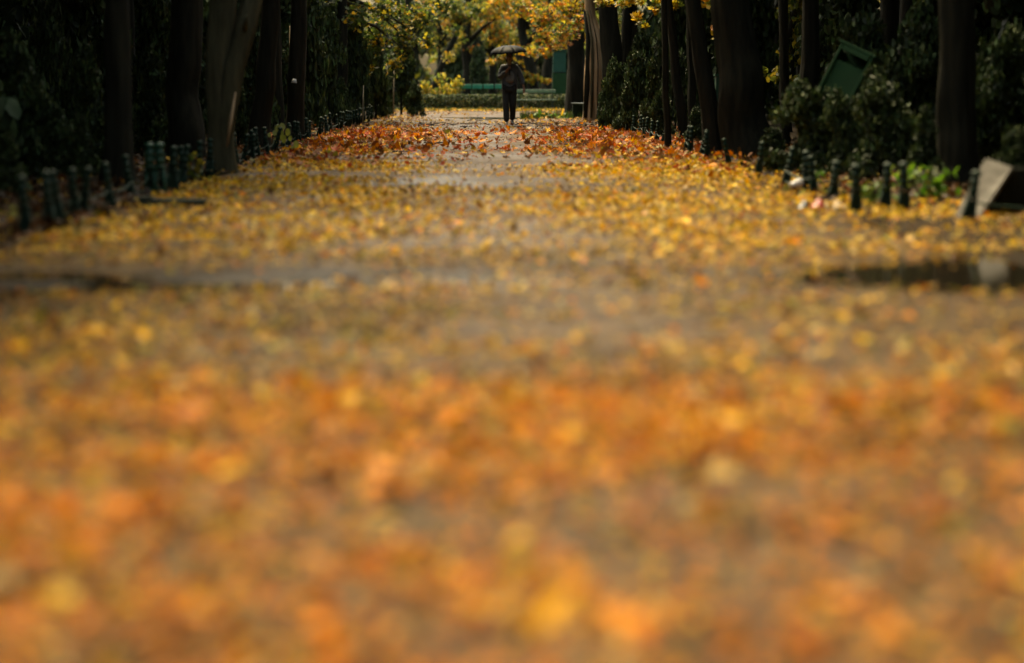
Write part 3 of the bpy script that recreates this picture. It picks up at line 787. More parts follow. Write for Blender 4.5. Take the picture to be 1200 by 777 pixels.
bg_tree(606, 135, 10, 0.3, STD, 2800, *YG, 'pale yellow tree further back behind the person')
bg_tree(520, 140, 9, -0.5, STD, 3000, *YG, 'pale yellow tree further back beyond the yellow bush')
bg_tree(455, 125, 12, 0.2, STD, 3000, *GR, 'green tree behind the conical evergreen')
bg_tree(690, 122, 12, 0.2, STD, 3000, *GR, 'green tree behind the stripped trunk')
bg_tree(560, 150, 12, 0.5, STD, 3000, *GR, 'green tree deep in the background past the turquoise bench')
bg_tree(925, 52, 9, 0.2, [(0, 2.6, .8, .7), (0.1, 1.8, .7, .5), (-0.2, 1.2, .5, .4), (.2, 3.4, .8, .6)], 1300, ['fgreen', 'flime', 'fyellow', 'fdark'], [4, 5, 4, 4], 'leafy young tree glowing between the thickest trunk and the thin trunk', size=(0.05, 0.11))
for k_, x_ in enumerate(np.arange(-36, 37, 4.5)):
    bx_ = VAN_X + x_ / 165 * FPX
    bg_tree(bx_, 165 + random.uniform(-8, 8), 14, random.uniform(-.4, .4), [(0, 3.5, 3.2, 2.4), (0, 6.5, 3, 1.8), (0, 1.4, 2.6, 1.0)], 1500, *(GR if k_ % 3 else YG), 'distant green tree of the belt closing the view', 'distant belt of trees', size=(0.18, 0.36))
for k_, x_ in enumerate(np.arange(-24, 25, 3.2)):
    shrub(x_ + random.uniform(-.6, .6), 152 + random.uniform(-5, 5), random.uniform(1.9, 2.5), random.uniform(3.4, 5.6), 'distant dark shrub under the belt of trees', 'distant dark shrubs under the belt of trees')
# dark cypress behind bench and other mid shrubs
px_shrub(560, 56, 112, 32, 'dark green cone-shaped evergreen behind the turquoise bench', v=1)
px_shrub(460, 60, 104, 50, 'dark evergreen behind the hedge beside the yellow bush', v=0)
# yellow bush
V_, F_, C_ = cloud([(random.gauss(0, .55), random.gauss(0, .4), abs(random.gauss(.55, .35)), .32, .32, .22) for _ in range(26)], 1500, (0.05, 0.10), ['fyellow', 'fgold', 'flime', 'fgreen'], [7, 4, 5, 3])
V_[:, 2] = np.maximum(V_[:, 2], 0.02)
p_ = at_depth(514, 97, 99)
yb = empty('yellow_bush', (p_.x, 99, 0)); tag(yb, 'bright yellow bush behind the hedge beside the turquoise bench', 'bush')
f_ = link('foliage', mesh_np('foliage', V_, F_, C_, M['leaf']), yb); f_.scale = (1, 1, 1.25)
link('stem', STEM, yb).scale = (1, 1, .5)

# ------------------------------------------------------------------ hedge and lawn strip
x0, x1 = at_depth(478, 97, 96).x, at_depth(668, 97, 96).x
hd = empty('hedge', ((x0 + x1) / 2, 96.4, 0)); tag(hd, 'low clipped dark green hedge across the end of the path', 'hedge')
nh = 9000
P = np.stack([rng.uniform(x0, x1, nh) - (x0 + x1) / 2, rng.uniform(-.4, .4, nh), rng.random(nh) ** .8 * .6], 1)
c_, _ = pick(['fdark', 'fgreen', 'yew2', 'olive'], [6, 3, 4, 1], nh)
V_, F_, C_ = leaves(P, rng.uniform(.03, .06, nh), rng.uniform(0, 6.28, nh), rng.normal(.5, .6, nh), rng.normal(0, .5, nh), c_, SM, rng.normal(.1, .2, nh), rng.normal(.2, .2, nh))
link('foliage', mesh_np('foliage', V_, F_, C_, M['needle']), hd)
b = MB(); b.tube([(0, 0, -.05), (.03, 0, .35)], [.018, .01], 5); hs = b.mesh('stem', M['twig'])
for i in range(14):
    link('stem', hs, hd).location = ((i / 13 - .5) * (x1 - x0) * .96, random.uniform(-.1, .1), 0)
def grass_patch(name, cx, cy, rx, ry, n, hh, label, names=('sprig', 'fgreen', 'olive'), w_=(4, 4, 2)):
    x = cx + rng.uniform(-rx, rx, n); y = cy + rng.uniform(-ry, ry, n)
    h_ = rng.uniform(.4, 1, n) * hh; a_ = rng.uniform(0, 6.28, n); ww = 0.012
    V0 = np.stack([x - ww * np.cos(a_), y - ww * np.sin(a_), np.full(n, .0)], 1); V1 = np.stack([x + ww * np.cos(a_), y + ww * np.sin(a_), np.full(n, .0)], 1)
    V2 = np.stack([x + rng.normal(0, .25, n) * h_, y + rng.normal(0, .25, n) * h_, h_], 1)
    V_ = np.stack([V0, V1, V2], 1).reshape(-1, 3)
    F_ = np.arange(3 * n).reshape(-1, 3)
    c_, _ = pick(list(names), list(w_), n)
    tag(link(name, mesh_np(name, V_, F_, np.repeat(c_, 3, 0), M['grass'])), label, 'grass', kind='stuff')
grass_patch('grass', 0.6, 93.3, 4.2, 2.2, 9000, .12, 'strip of short green grass in front of the far hedge')
p_ = ground_at(745 - 100, 138)
grass_patch('grass', p_.x, p_.y, 0.9, 1.6, 900, .28, 'tuft of rough grass at the foot of the dark far bench')

# ------------------------------------------------------------------ low fence
FP_H = 0.40
def post_parts():
    b = MB(); b.lathe([(0.033, 0.20), (0.033, 0.235), (0.040, 0.242), (0.040, 0.258), (0.033, 0.264), (0.031, 0.295), (0.038, 0.301), (0.038, 0.316), (0.030, 0.322), (0.029, 0.365)], 12); sh = b.mesh('shaft', M['iron'], True)
    b = MB(); b.lathe([(0.030, 0.362), (0.042, 0.368), (0.043, 0.378), (0.034, 0.392), (0.018, 0.402), (0.004, 0.406)], 12); cp = b.mesh('cap', M['iron'], True)
    b = MB(); b.lathe([(0.036, 0.186), (0.048, 0.190), (0.048, 0.205), (0.036, 0.210)], 12); co = b.mesh('collar', M['iron'], True)
    lg = []
    for s_ in (-1, 1):
        b = MB(); b.tube([(s_ * 0.045, 0, -0.06), (s_ * 0.038, 0, 0.05), (s_ * 0.024, 0, 0.195)], [0.019, 0.018, 0.017], 7); lg.append(b.mesh('post_leg', M['iron'], True))
    b = MB(); b.box((0, 0, 0.012), (0.14, 0.075, 0.022)); ft_ = b.mesh('foot', M['iron'])
    b = MB(); b.box((0, 0, 0.09), (0.056, 0.012, 0.17)); web = b.mesh('web', M['iron'])
    return sh, cp, co, lg, ft_, web
PSH, PCP, PCO, PLG, PFT, PWB = post_parts()
b = MB(); b.lathe([(0.045, -0.05), (0.043, 0.19), (0.050, 0.195), (0.050, 0.208), (0.027, 0.212), (0.027, 0.25), (0.036, 0.255), (0.036, 0.27), (0.025, 0.275), (0.025, 0.362), (0.042, 0.37), (0.042, 0.38), (0.02, 0.40), (0.004, 0.406)], 7)
PFAR = b.mesh('post', M['iron'], True)
def add_post(fence, p_, far, tilt_=0.0, tilty=0.0, rz=None):
    po = link('post', PFAR if far else PSH, fence)
    po.location = (p_.x - fence.location.x, p_.y - fence.location.y, 0.0)
    sc = random.uniform(0.92, 1.1)
    po.scale = (sc * .84, sc * .84, sc); po.rotation_euler = (tilty, tilt_, random.uniform(-.4, .4) if rz is None else rz)
    if not far:
        for nm_, me_ in (('cap', PCP), ('collar', PCO), ('post_leg', PLG[0]), ('post_leg', PLG[1]), ('web', PWB)):
            link(nm_, me_, po)
    return po
def fence(side, ys_, label, loc):
    f_ = empty('low_fence', loc); tag(f_, label, 'fence')
    pr = None
    for y_ in ys_:
        ex = -2.93 * CAM_H if side < 0 else 2.98 * CAM_H
        x_ = ex + random.uniform(-.06, .06)
        p_ = Vector((x_, y_, 0))
        add_post(f_, p_, y_ > 52, random.gauss(0.02 * side, .12), random.gauss(0, .10))
        if pr is not None and p_.y - pr.y < 2.4 and random.random() < 0.75:
            for zz in (0.17, 0.06):
                b_ = MB(); a_ = pr - f_.location + Vector((0, 0, zz)); e_ = p_ - f_.location + Vector((0, 0, zz))
                sag = Vector((0, 0, -0.035 if zz > .1 else 0))
                b_.tube([a_, a_.lerp(e_, .33) + sag, a_.lerp(e_, .66) + sag, e_], [0.009] * 4, 5)
                link('rail', b_.mesh('rail', M['iron']), f_)
                if y_ > 45: break
        pr = p_
    return f_
lys = []
y_ = 15.6
for px_ in (38, 55, 80, 92, 105, 128, 160):
    lys.append(3003 / ((VAN_X - px_) / 2.93))
while y_ < 83:
    y_ += random.choice((0.6, 0.75, 0.9, 1.1, 0.5)) * (1 + y_ / 200)
    if y_ > 22.6: lys.append(y_)
lys.sort()
fence(-1, lys, 'low green iron fence of ringed posts in front of the forked trunk', (-3.106, 16, 0))
rys = [3003 / v for v in (109, 98, 89.5, 88, 84, 81, 72.5, 70.5)] + [24.6, 22.6]
y_ = 43.5
while y_ < 70:
    y_ += random.choice((0.9, 1.3, 1.8)); rys.append(y_)
rys.sort()
fence(1, rys, 'low green iron fence of ringed posts in front of the thickest trunk and leafy bush', (3.16, 22, 0))
def lone_posts(items, name, label, cat='fence post', far=False):
    t_ = empty(name, items[0][0]); tag(t_, label, cat)
    for p_, tl in items: add_post(t_, p_, False, tl)
    return t_
def one_post(px_, by, tilt_, label, hscale=1.0):
    p_ = ground_at(px_, by); t_ = empty('fence_post', (p_.x, p_.y, 0)); tag(t_, label, 'fence post', None)
    po = link('shaft', PSH, t_); po.rotation_euler = (0, tilt_, random.uniform(-.3, .3)); po.scale = (1.02, 1.02, hscale * random.uniform(.9, 1.08))
    for nm_, me_ in (('cap', PCP), ('collar', PCO), ('post_leg', PLG[0]), ('post_leg', PLG[1]), ('web', PWB)): link(nm_, me_, po)
one_post(1134, 261, 0.16, 'green ringed fence post leaning right in front of the stone slab', 0.95)
one_post(1003, 0 + 250, -0.02, 'green ringed fence post between the litter wrapper and the green weeds')
one_post(1037, 247, 0.05, 'green ringed fence post standing among the green weeds')
one_post(1060, 251, -0.04, 'stout green ringed fence post at the slab end of the weeds')
one_post(975, 238, 0.10, 'leaning green ringed fence post behind the litter wrapper')
one_post(946, 222, -0.05, 'green ringed fence post under the round leafy bush')
pa = ground_at(1134, 261)
b = MB(); b.tube([(0, 0, .17), (.18, .05, .13), (.5, .1, .10), (.9, .2, .12)], [.01] * 4, 6)
o = link('loose_rail', b.mesh('loose_rail', M['iron'], True), loc=(pa.x, pa.y, 0)); tag(o, 'thin green rail sagging across the front of the stone slab', 'rail')
# paired posts on a plank beside the path
pa = ground_at(174, 229)
gmat = solid_mat('fresh_green_paint', (0.006, 0.042, 0.022), (0.012, 0.08, 0.045), rough=0.5, scale=14)
def repaint(o_):
    o_.material_slots[0].link = 'OBJECT'; o_.material_slots[0].material = gmat
    return o_
gt = empty('iron_stand', (pa.x, pa.y, 0)); tag(gt, 'pair of green iron posts joined by bars beside the dark plank', 'stand')
for px_ in (176, 188):
    pp = at_depth(px_, 229, pa.y); po = repaint(link('post', PSH, gt)); po.location = (pp.x - pa.x, 0, 0.05); po.scale = (1.1, 1.1, 1.12)
    for nm_, me_ in (('cap', PCP), ('collar', PCO), ('post_leg', PLG[0]), ('post_leg', PLG[1])): repaint(link(nm_, me_, po))
for zz in (0.06, 0.28, 0.36, 0.42):
    b = MB(); b.box((0.06, 0.0, zz), (0.17, 0.02, 0.03)); link('bar', b.mesh('bar', gmat), gt)
pk = ground_at(199, 243)
b = MB(); b.box((0, 0, 0.035), (0.62, 0.20, 0.07)); b.box((-.2, 0, 0.08), (.12, .16, .03)); me = b.mesh('plank', M['benchdark'])
o = link('plank', me, loc=(pk.x, pk.y, 0.0)); tag(o, 'short dark plank lying at the path edge below the paired green posts', 'plank')
one_post(203, 226, 0.03, 'green ringed fence post rising behind the dark plank', 1.1)

# ------------------------------------------------------------------ stone slab
p_ = ground_at(1142, 262)
sl = empty('stone_slab', (p_.x, p_.y + 0.15, 0)); tag(sl, 'pale grey stone slab leaning at a slant behind the leaning fence post', 'slab')
q = mpp(p_.y)
def slab_prism(pts, depth, ydir):
    b_ = MB(); n_ = len(pts)
    f0 = []
    for x, y, dy in pts:
        a_ = at_depth(x, y, p_.y + .15 + dy); f0.append(Vector((a_.x - sl.location.x, dy, a_.z)))
    v = f0 + [a + Vector((0.03, depth, -.02)) for a in f0]
    fs = [tuple(range(n_)), tuple(range(2 * n_ - 1, n_ - 1, -1))] + [(i, (i + 1) % n_, (i + 1) % n_ + n_, i + n_) for i in range(n_)]
    b_.add(v, fs); return b_
def bevel_me(me_, w_, seg=2):
    bm = bmesh.new(); bm.from_mesh(me_); bmesh.ops.bevel(bm, geom=bm.edges[:], offset=w_, segments=seg, affect='EDGES'); bm.to_mesh(me_); bm.free(); return me_
me = slab_prism([(1110, 268, 0), (1141, 266, -.05), (1187, 196, .40), (1155, 185, .5)], 0.08, 1).mesh('top_slab', M['stone']); link('top_slab', bevel_me(me, .008), sl)
b = MB(); b.box((0.50, 0.62, 0.19), (0.62, 0.22, 0.40), Matrix.Rotation(.06, 3, 'Y')); link('base_block', bevel_me(b.mesh('base_block', M['bark']), .03), sl)

# ------------------------------------------------------------------ tilted green cabinet, green panels
Yc = 29.5
cx = at_depth(990, 90, Yc)
tc_ = empty('green_cabinet', (cx.x, Yc, 0)); tag(tc_, 'green sheet metal litter cabinet tilted over among the bushes', 'cabinet')
rot = Matrix.Rotation(R(27), 3, 'Y') @ Matrix.Rotation(R(-26), 3, 'Z')
cen = Vector((0, 0, at_depth(990, 100, Yc).z))
Wc, Dc, Hc = 0.42, 0.34, 0.90
def cbox(name, c, size, mat):
    b_ = MB(); b_.box(cen + rot @ Vector(c), size, rot); return link(name, bevel_me(b_.mesh(name, M[mat]), .004, 1), tc_)
cbox('side_panel', (-Wc / 2, 0, -.02), (0.02, Dc, Hc - .14), 'cabinet'); cbox('side_panel', (Wc / 2, 0, -.02), (0.02, Dc, Hc - .14), 'cabinet')
cbox('front_panel', (0, -Dc / 2 + .02, -.08), (Wc - .022, 0.018, Hc - .26), 'cabinet'); cbox('back_panel', (0, Dc / 2 - .012, 0), (Wc - .022, .018, Hc - .1), 'cabinet')
for sx in (-1, 1): cbox('corner_post', (sx * (Wc / 2 - .004), -Dc / 2 - .012, .02), (0.035, .03, Hc), 'cabinet')
cbox('lid', (0, -.01, Hc / 2 + .0), (Wc + .08, Dc + .06, .035), 'cabinet'); cbox('lid_lip', (0, -Dc / 2 - .032, Hc / 2 - .055), (Wc - .06, .012, .07), 'cabinet')
b = MB(); b.tube([(-.13, 0.05, -.05), cen + rot @ Vector((0, 0, -Hc / 2 + .05))], [.03, .03], 8); link('leg', b.mesh('leg', M['iron']), tc_)
# dark panel on a post behind the slim trunk
Yp = 40.0; pp = at_depth(851, 112, Yp)
sg = empty('litter_bin', (pp.x, Yp, 0)); tag(sg, 'dark green box bin on a post between the two leaning trunks', 'bin')
b = MB(); b.box((0, 0, pp.z), (.36, .26, .62)); link('body', bevel_me(b.mesh('body', M['cabinetdark']), .012), sg)
b = MB(); b.box((0, 0, pp.z + .335), (.40, .30, .04)); link('lid', bevel_me(b.mesh('lid', M['cabinetdark']), .008), sg)
b = MB(); b.tube([(0, 0, -.1), (0, 0, pp.z - .3)], [.03, .03], 8); link('post', b.mesh('post', M['iron'], True), sg)
# kiosk board by the far bench
Yk = 99.0; pk_ = at_depth(655.5, 60, Yk)
ks = empty('green_kiosk', (pk_.x, Yk, 0)); tag(ks, 'tall narrow green kiosk behind the pale bench', 'kiosk')
b = MB(); b.box((0, 0, (pk_.z + 1.48) / 2), (.54, .40, pk_.z - 1.48)); link('upper_panel', bevel_me(b.mesh('upper_panel', M['cabinetdark']), .015), ks)
b = MB(); b.box((0, -.03, .78), (.58, .46, 1.36)); link('lower_door', bevel_me(b.mesh('lower_door', M['cabinet']), .015), ks)
b = MB(); b.box((0, -.04, 1.47), (.5, .44, .02)); link('shelf', b.mesh('shelf', M['black']), ks)
b = MB(); b.box((0, 0, pk_.z + .03), (.62, .48, .06)); link('roof', bevel_me(b.mesh('roof', M['cabinetdark']), .01), ks)

# ------------------------------------------------------------------ benches
def bench(x_, y_, rz, width, seat_z, back_z, mat, label, npan=0, back_h=.16, nslat=3, depth=.42):
    t_ = empty('park_bench', (x_, y_, 0), rz); tag(t_, label, 'bench')
    for i in range(nslat):
        b_ = MB(); b_.box((0, -depth / 2 + depth * (i + .5) / nslat, seat_z), (width, depth / nslat - .02, .035)); link('seat_slat', bevel_me(b_.mesh('seat_slat', M[mat]), .006, 1), t_)
    if npan:
        pw = width / npan
        for i in range(npan):
            b_ = MB(); b_.box(((i + .5) * pw - width / 2, depth / 2 + .05, back_z - back_h / 2), (pw - .05, .03, back_h)); link('back_panel', bevel_me(b_.mesh('back_panel', M[mat]), .008, 1), t_)
    else:
        b_ = MB(); b_.box((0, depth / 2 + .05, back_z - back_h / 2), (width, .03, back_h)); link('back_board', bevel_me(b_.mesh('back_board', M[mat]), .008, 1), t_)
    for sx in (-.42, .42):
        b_ = MB(); b_.box((sx * width, 0, seat_z / 2 - .03), (.06, depth - .06, seat_z - .04 + .06)); link('leg', b_.mesh('leg', M['benchdark']), t_)
        b_ = MB(); b_.box((sx * width, depth / 2 + .085, back_z / 2 + .0), (.05, .035, back_z - .04)); link('back_post', b_.mesh('back_post', M['benchdark']), t_)
    return t_
xc = at_depth(566, 97, 99).x
bench(xc, 98.6, 0, 2.75, .42, 1.0, 'benchgreen', 'turquoise green bench with separate back panels behind the hedge', npan=6, back_h=.18)
xc = at_depth(628, 97, 94.5).x
bench(xc, 94.6, 0, 1.55, .40, .80, 'benchgrey', 'pale weathered green bench in front of the hedge beside the person', back_h=.13)
pb = ground_at(674, 139)
bench(pb.x + .25, pb.y, R(-78), 1.5, .45, .98, 'benchdark', 'dark bench seen end-on below the stripped tree', back_h=.42)

# ------------------------------------------------------------------ litter, twigs, weeds, stakes
p_ = ground_at(928, 226)
b = MB(); b.lathe([(.028, 0), (.030, .004), (.040, .10), (.043, .102), (.043, .108), (.036, .108), (.030, .01)], 14)
me = b.mesh('paper_cup', M['white'], True); me.transform(Matrix.Rotation(R(75), 4, 'Y')); me.transform(Matrix.Translation((-.05, 0, .043)))
o = link('paper_cup', me, loc=(p_.x, p_.y - .25, .03)); o.rotation_euler.z = .6; o.scale = (1.1, 1.1, 1.1); tag(o, 'crushed white paper cup lying among leaves by the fence', 'cup')
p_ = ground_at(962, 248)
wr = empty('litter_wrapper', (p_.x, p_.y, .012), .15); wr.scale = (1.2, 1.2, 1.1); tag(wr, 'torn red, black and tan litter wrapper lying on the leaves', 'litter')
def crumple(cx, w_, d_, h_, mat, nm_):
    X_, Y_ = np.meshgrid(np.linspace(-w_ / 2, w_ / 2, 7), np.linspace(-d_ / 2, d_ / 2, 5))
    Z_ = h_ * (1 - (2 * Y_ / d_) ** 2) * (.6 + .4 * np.sin(X_ * 60)) + rng.uniform(0, .012, X_.shape) + .012
    V_ = np.stack([X_ + cx, Y_, Z_], -1).reshape(-1, 3); i = np.arange(24); a_ = (i // 6) * 7 + i % 6
    link(nm_, mesh_np(nm_, V_, np.stack([a_, a_ + 1, a_ + 8, a_ + 7], 1), mat=M[mat]), wr)
crumple(-.14, .09, .10, .06, 'black', 'black_end'); crumple(-.04, .10, .12, .075, 'red', 'red_foil'); crumple(.09, .16, .12, .06, 'straw', 'tan_card')
for k_ in range(34):
    yy = random.choice((random.uniform(57, 63), random.uniform(57, 63), random.uniform(30, 70)))
    xx = random.uniform(-2.6, 3.0) if k_ % 3 else random.uniform(1.4, 3.2)
    a_ = random.uniform(-.5, .5); L_ = random.uniform(.25, .8)
    b = MB(); pts = [Vector((math.cos(a_) * L_ * (i / 4 - .5), math.sin(a_) * L_ * (i / 4 - .5), .02 + random.uniform(0, .05))) for i in range(5)]
    b.tube(pts, [.012, .014, .012, .009, .005], 6)
    b.tube([pts[2], pts[2] + Vector((.08, .05, .09))], [.007, .003], 5)
    o = link('twig', b.mesh('twig', M['twig'], True), loc=(xx, yy, .004)); tag(o, 'dark wet twig lying on the path among the leaves', 'twig', 'twigs fallen on the path')
def weed(px_, by, n, hgt_, spread, label, names=('sprig', 'sprig2', 'fgreen'), size=(.03, .06), w_=(5, 3, 3), name='green_weed', lk=OV):
    p_ = ground_at(px_, by); t_ = empty(name, (p_.x, p_.y, 0)); tag(t_, label, 'plant')
    P_ = np.stack([rng.normal(0, spread, n), rng.normal(0, spread, n), rng.uniform(.02, 1, n) * hgt_], 1)
    c_, _ = pick(list(names), list(w_), n)
    V_, F_, C_ = leaves(P_, rng.uniform(size[0], size[1], n), rng.uniform(0, 6.28, n), rng.normal(.7, .4, n), rng.normal(0, .4, n), c_, lk, rng.normal(-.2, .2, n), rng.normal(.2, .2, n))
    V_[:, 2] = np.maximum(V_[:, 2], .01)
    link('foliage', mesh_np('foliage', V_, F_, C_, M['leaf']), t_)
    b_ = MB()
    for i in range(4): b_.tube([(0, 0, -.03), (random.gauss(0, spread * .6), random.gauss(0, spread * .6), hgt_ * .6), (random.gauss(0, spread), random.gauss(0, spread), hgt_)], [.006, .005, .003], 5)
    link('stalk', b_.mesh('stalk', M['grass'] if False else M['twig'], True), t_)
    return t_
weed(1022, 243, 60, .20, .07, 'bright green weed clump between the fence posts by the leafy bush')
weed(1087, 238, 90, .32, .10, 'taller green weed next to the foot of the stone slab', names=('sprig', 'fgreen', 'fyellow'), w_=(5, 4, 1))
weed(952, 217, 30, .14, .06, 'small green sprig at the foot of the round leafy bush')
weed(1062, 226, 50, .25, .10, 'dim green weed behind the stout fence post')
weed(645, 139, 40, .22, .3, 'green and yellow seedling on the path edge near the pale bench', names=('sprig', 'flime', 'fgold'), size=(.05, .09), w_=(3, 3, 2))
weed(225, 213, 40, .30, .08, 'dim olive plant between the posts next to the pale forked trunk', names=('olive', 'fgreen', 'flime'), w_=(4, 4, 1))
# sapling with yellow-green leaves reaching over the fence
p_ = at_depth(318, 176, 36.5)
sp = empty('sapling', (p_.x, 36.5, 0)); tag(sp, 'sapling with a few big yellow-green leaves leaning over the low fence', 'plant')
b = MB(); tip = at_depth(345, 172, 36.2)
b.tube([(0, 0, -.05), (.02, 0, .28), (.18, -.05, .42), (.42, -.1, .25)], [.012, .010, .007, .003], 6); link('stem', b.mesh('stem', M['twig'], True), sp)
for (lx, ly, sz) in ((326, 151, 8), (331, 148, 7), (322, 156, 6), (329, 158, 9), (337, 155, 7), (324, 163, 7), (333, 163, 7.5), (340, 162, 5), (316, 158, 5), (347, 169, 7), (343, 174, 6), (311, 152, 4)):
    pt = at_depth(lx, ly, 36.3 + random.uniform(-.1, .1)); s_ = 0.66 * sz * mpp(36.3)
    c_ = np.array([[.26, .30, .05]]) * random.uniform(.8, 1.2)
    v, f, c = leaves(np.zeros((1, 3)), np.array([s_]), np.array([random.uniform(-.6, .6)]), np.array([random.uniform(.9, 1.5)]), np.array([random.uniform(-.3, .3)]), c_, OV * np.array([1.35, 1]), np.array([-.15]), np.array([.15]))
    o = link('leaf', mesh_np('leaf', v, f, c, M['leaf']), sp); o.location = (pt.x - sp.location.x, pt.y - 36.5, pt.z)
# pale thin stakes in the wood
for (sx, y0_, y1_, dd, lab) in ((425, 134, 100, 60, 'thin pale stake behind the low fence'), (453, 126, 66, 74, 'tall pale stake beside the conical evergreen'), (461, 126, 80, 77, 'second pale stake beside the conical evergreen'), (339, 120, 30, 46, 'thin pale stake behind the sapling')):
    a_ = at_depth(sx, y0_, dd); e_ = at_depth(sx + 1, y1_, dd)
    b = MB(); b.tube([(0, 0, -.1), (.01, 0, e_.z * .5), (e_.x - a_.x, 0, e_.z)], [.018, .016, .012], 7)
    o = link('wooden_stake', b.mesh('wooden_stake', M['stake'], True), loc=(a_.x, dd, 0)); tag(o, lab, 'stake')
# white tag on the trunk behind the sapling
p_ = at_depth(344, 95, 43.4)
me = mesh_np('paper_scrap', [(-.05, 0, -.03), (.06, -.02, -.035), (.05, -.01, .03), (-.01, .015, .05), (-.045, .02, .01)], [(0, 1, 2, 3)], mat=M['white'])
bm = bmesh.new(); bm.from_mesh(me); bmesh.ops.solidify(bm, geom=bm.faces[:], thickness=.003); bm.to_mesh(me); bm.free()
o = link('paper_scrap', me, loc=tuple(p_)); tag(o, 'small white paper scrap stuck on the dark trunk behind the sapling', 'paper')

# ------------------------------------------------------------------ person with umbrella
PP = ground_at(597, 147); PP.z = float(surf(PP.x, PP.y)) + .006
man = empty('person', PP); tag(man, 'person in a charcoal jacket and dark trousers walking under a black umbrella', 'person')
def skin(name, verts, edges, radii, mat, parent, root=0, sub=2):
    me_ = bpy.data.meshes.new(name); me_.from_pydata(verts, edges, []); me_.materials.append(M[mat])
    o_ = link(name, me_, parent)
    md = o_.modifiers.new('skin', 'SKIN'); md.use_smooth_shade = True
    sv = me_.skin_vertices[0].data
    for i, r_ in enumerate(radii): sv[i].radius = r_ if isinstance(r_, tuple) else (r_, r_); sv[i].use_root = (i == root)
    sb = o_.modifiers.new('sub', 'SUBSURF'); sb.levels = sub; sb.render_levels = sub
    return o_
# facing the camera (-y). person's right is image left (-x)
J = {'pel': (0, 0, .95), 'waist': (0, 0, 1.10), 'chest': (0, 0, 1.33), 'neck0': (0, 0, 1.50), 'neck': (0, -.01, 1.56), 'chin': (0, -.02, 1.61), 'head': (0, -.015, 1.68), 'crown': (0, 0, 1.76),
     'shR': (-.175, 0, 1.43), 'elR': (-.24, -.06, 1.17), 'wrR': (-.06, -.27, 1.36), 'hdR': (-.015, -.285, 1.42),
     'shL': (.175, 0, 1.43), 'elL': (.29, .02, 1.18), 'wrL': (.355, -.05, .95), 'hdL': (.365, -.06, .89),
     'hipR': (-.09, 0, .92), 'knR': (-.085, -.12, .50), 'anR': (-.075, -.17, .09), 'hipL': (.09, 0, .92), 'knL': (.085, -.05, .50), 'anL': (.075, .16, .14)}
keys = list(J); vi = {k: i for i, k in enumerate(keys)}
E = [('pel', 'waist'), ('waist', 'chest'), ('chest', 'neck0'), ('neck0', 'neck'), ('neck', 'chin'), ('chin', 'head'), ('head', 'crown'), ('chest', 'shR'), ('shR', 'elR'), ('elR', 'wrR'), ('wrR', 'hdR'),
     ('chest', 'shL'), ('shL', 'elL'), ('elL', 'wrL'), ('wrL', 'hdL'), ('pel', 'hipR'), ('hipR', 'knR'), ('knR', 'anR'), ('pel', 'hipL'), ('hipL', 'knL'), ('knL', 'anL')]
rad = {'pel': (.14, .10), 'waist': (.13, .095), 'chest': (.15, .105), 'neck0': .06, 'neck': .052, 'chin': (.058, .07), 'head': (.076, .095), 'crown': (.06, .075), 'shR': .06, 'elR': .042, 'wrR': .028, 'hdR': .03, 'shL': .06, 'elL': .042, 'wrL': .028, 'hdL': .03,
       'hipR': .085, 'knR': .055, 'anR': .035, 'hipL': .085, 'knL': .055, 'anL': .035}
verts = [J[k] for k in keys]; edges = [(vi[a_], vi[b_]) for a_, b_ in E]; radii = [rad[k] for k in keys]
def chain(start, pts, rr):
    prev = vi[start]
    for p_, r_ in zip(pts, rr):
        verts.append(p_); radii.append(r_); edges.append((prev, len(verts) - 1)); prev = len(verts) - 1
# closed right hand round the umbrella shaft, relaxed left hand
for i in range(4):
    z_ = 1.40 + i * .018
    chain('hdR', [(.005, -.315, z_), (.025, -.300, z_), (.022, -.275, z_)], [.0095, .009, .008])
chain('hdR', [(-.03, -.30, 1.445), (-.005, -.318, 1.46)], [.011, .009])
for i in range(4):
    x_ = .345 + i * .014
    chain('hdL', [(x_, -.065 - .01 * (i == 0), .855), (x_ - .004, -.075, .825 - .006 * (i in (1, 2))), (x_ - .01, -.072, .80 - .008 * (i in (1, 2)))], [.0095, .009, .008])
chain('hdL', [(.335, -.085, .87), (.33, -.095, .845)], [.011, .009])
# nose, ears
chain('head', [(0, -.115, 1.665)], [.014]); chain('head', [(-.085, 0, 1.67)], [.016]); chain('head', [(.085, 0, 1.67)], [.016])
body = skin('body', verts, edges, radii, 'skin', man)
def eye_part():
    for s_ in (-1, 1):
        b_ = MB(); b_.lathe([(.003, -.011), (.009, -.007), (.011, 0), (.009, .007), (.003, .011)], 8)
        o_ = link('eye', b_.mesh('eye', M['black'], True), man); o_.location = (s_ * .031, -.098, 1.69)
    b_ = MB(); b_.box((0, -.098, 1.628), (.045, .012, .008)); link('mouth', b_.mesh('mouth', M['hair']), man)
eye_part()
def sub(names, rr, nm_, mat, ed):
    idx = {k: i for i, k in enumerate(names)}
    return skin(nm_, [J[k] for k in names], [(idx[a_], idx[b_]) for a_, b_ in ed], rr, mat, man)
J['hem'] = (0, 0, .82); J['cuR'] = (-.09, -.235, 1.33); J['cuL'] = (.347, -.04, .99)
jk = ['chest', 'waist', 'pel', 'hem', 'neck0', 'shR', 'elR', 'cuR', 'shL', 'elL', 'cuL']
sub(jk, [(.215, .155), (.21, .15), (.215, .155), (.225, .16), (.08, .08), .092, .080, .056, .092, .080, .056], 'jacket', 'jacket',
    [('chest', 'waist'), ('waist', 'pel'), ('pel', 'hem'), ('chest', 'neck0'), ('chest', 'shR'), ('shR', 'elR'), ('elR', 'cuR'), ('chest', 'shL'), ('shL', 'elL'), ('elL', 'cuL')])
J['hmR'] = (-.075, -.165, .07); J['hmL'] = (.075, .15, .12)
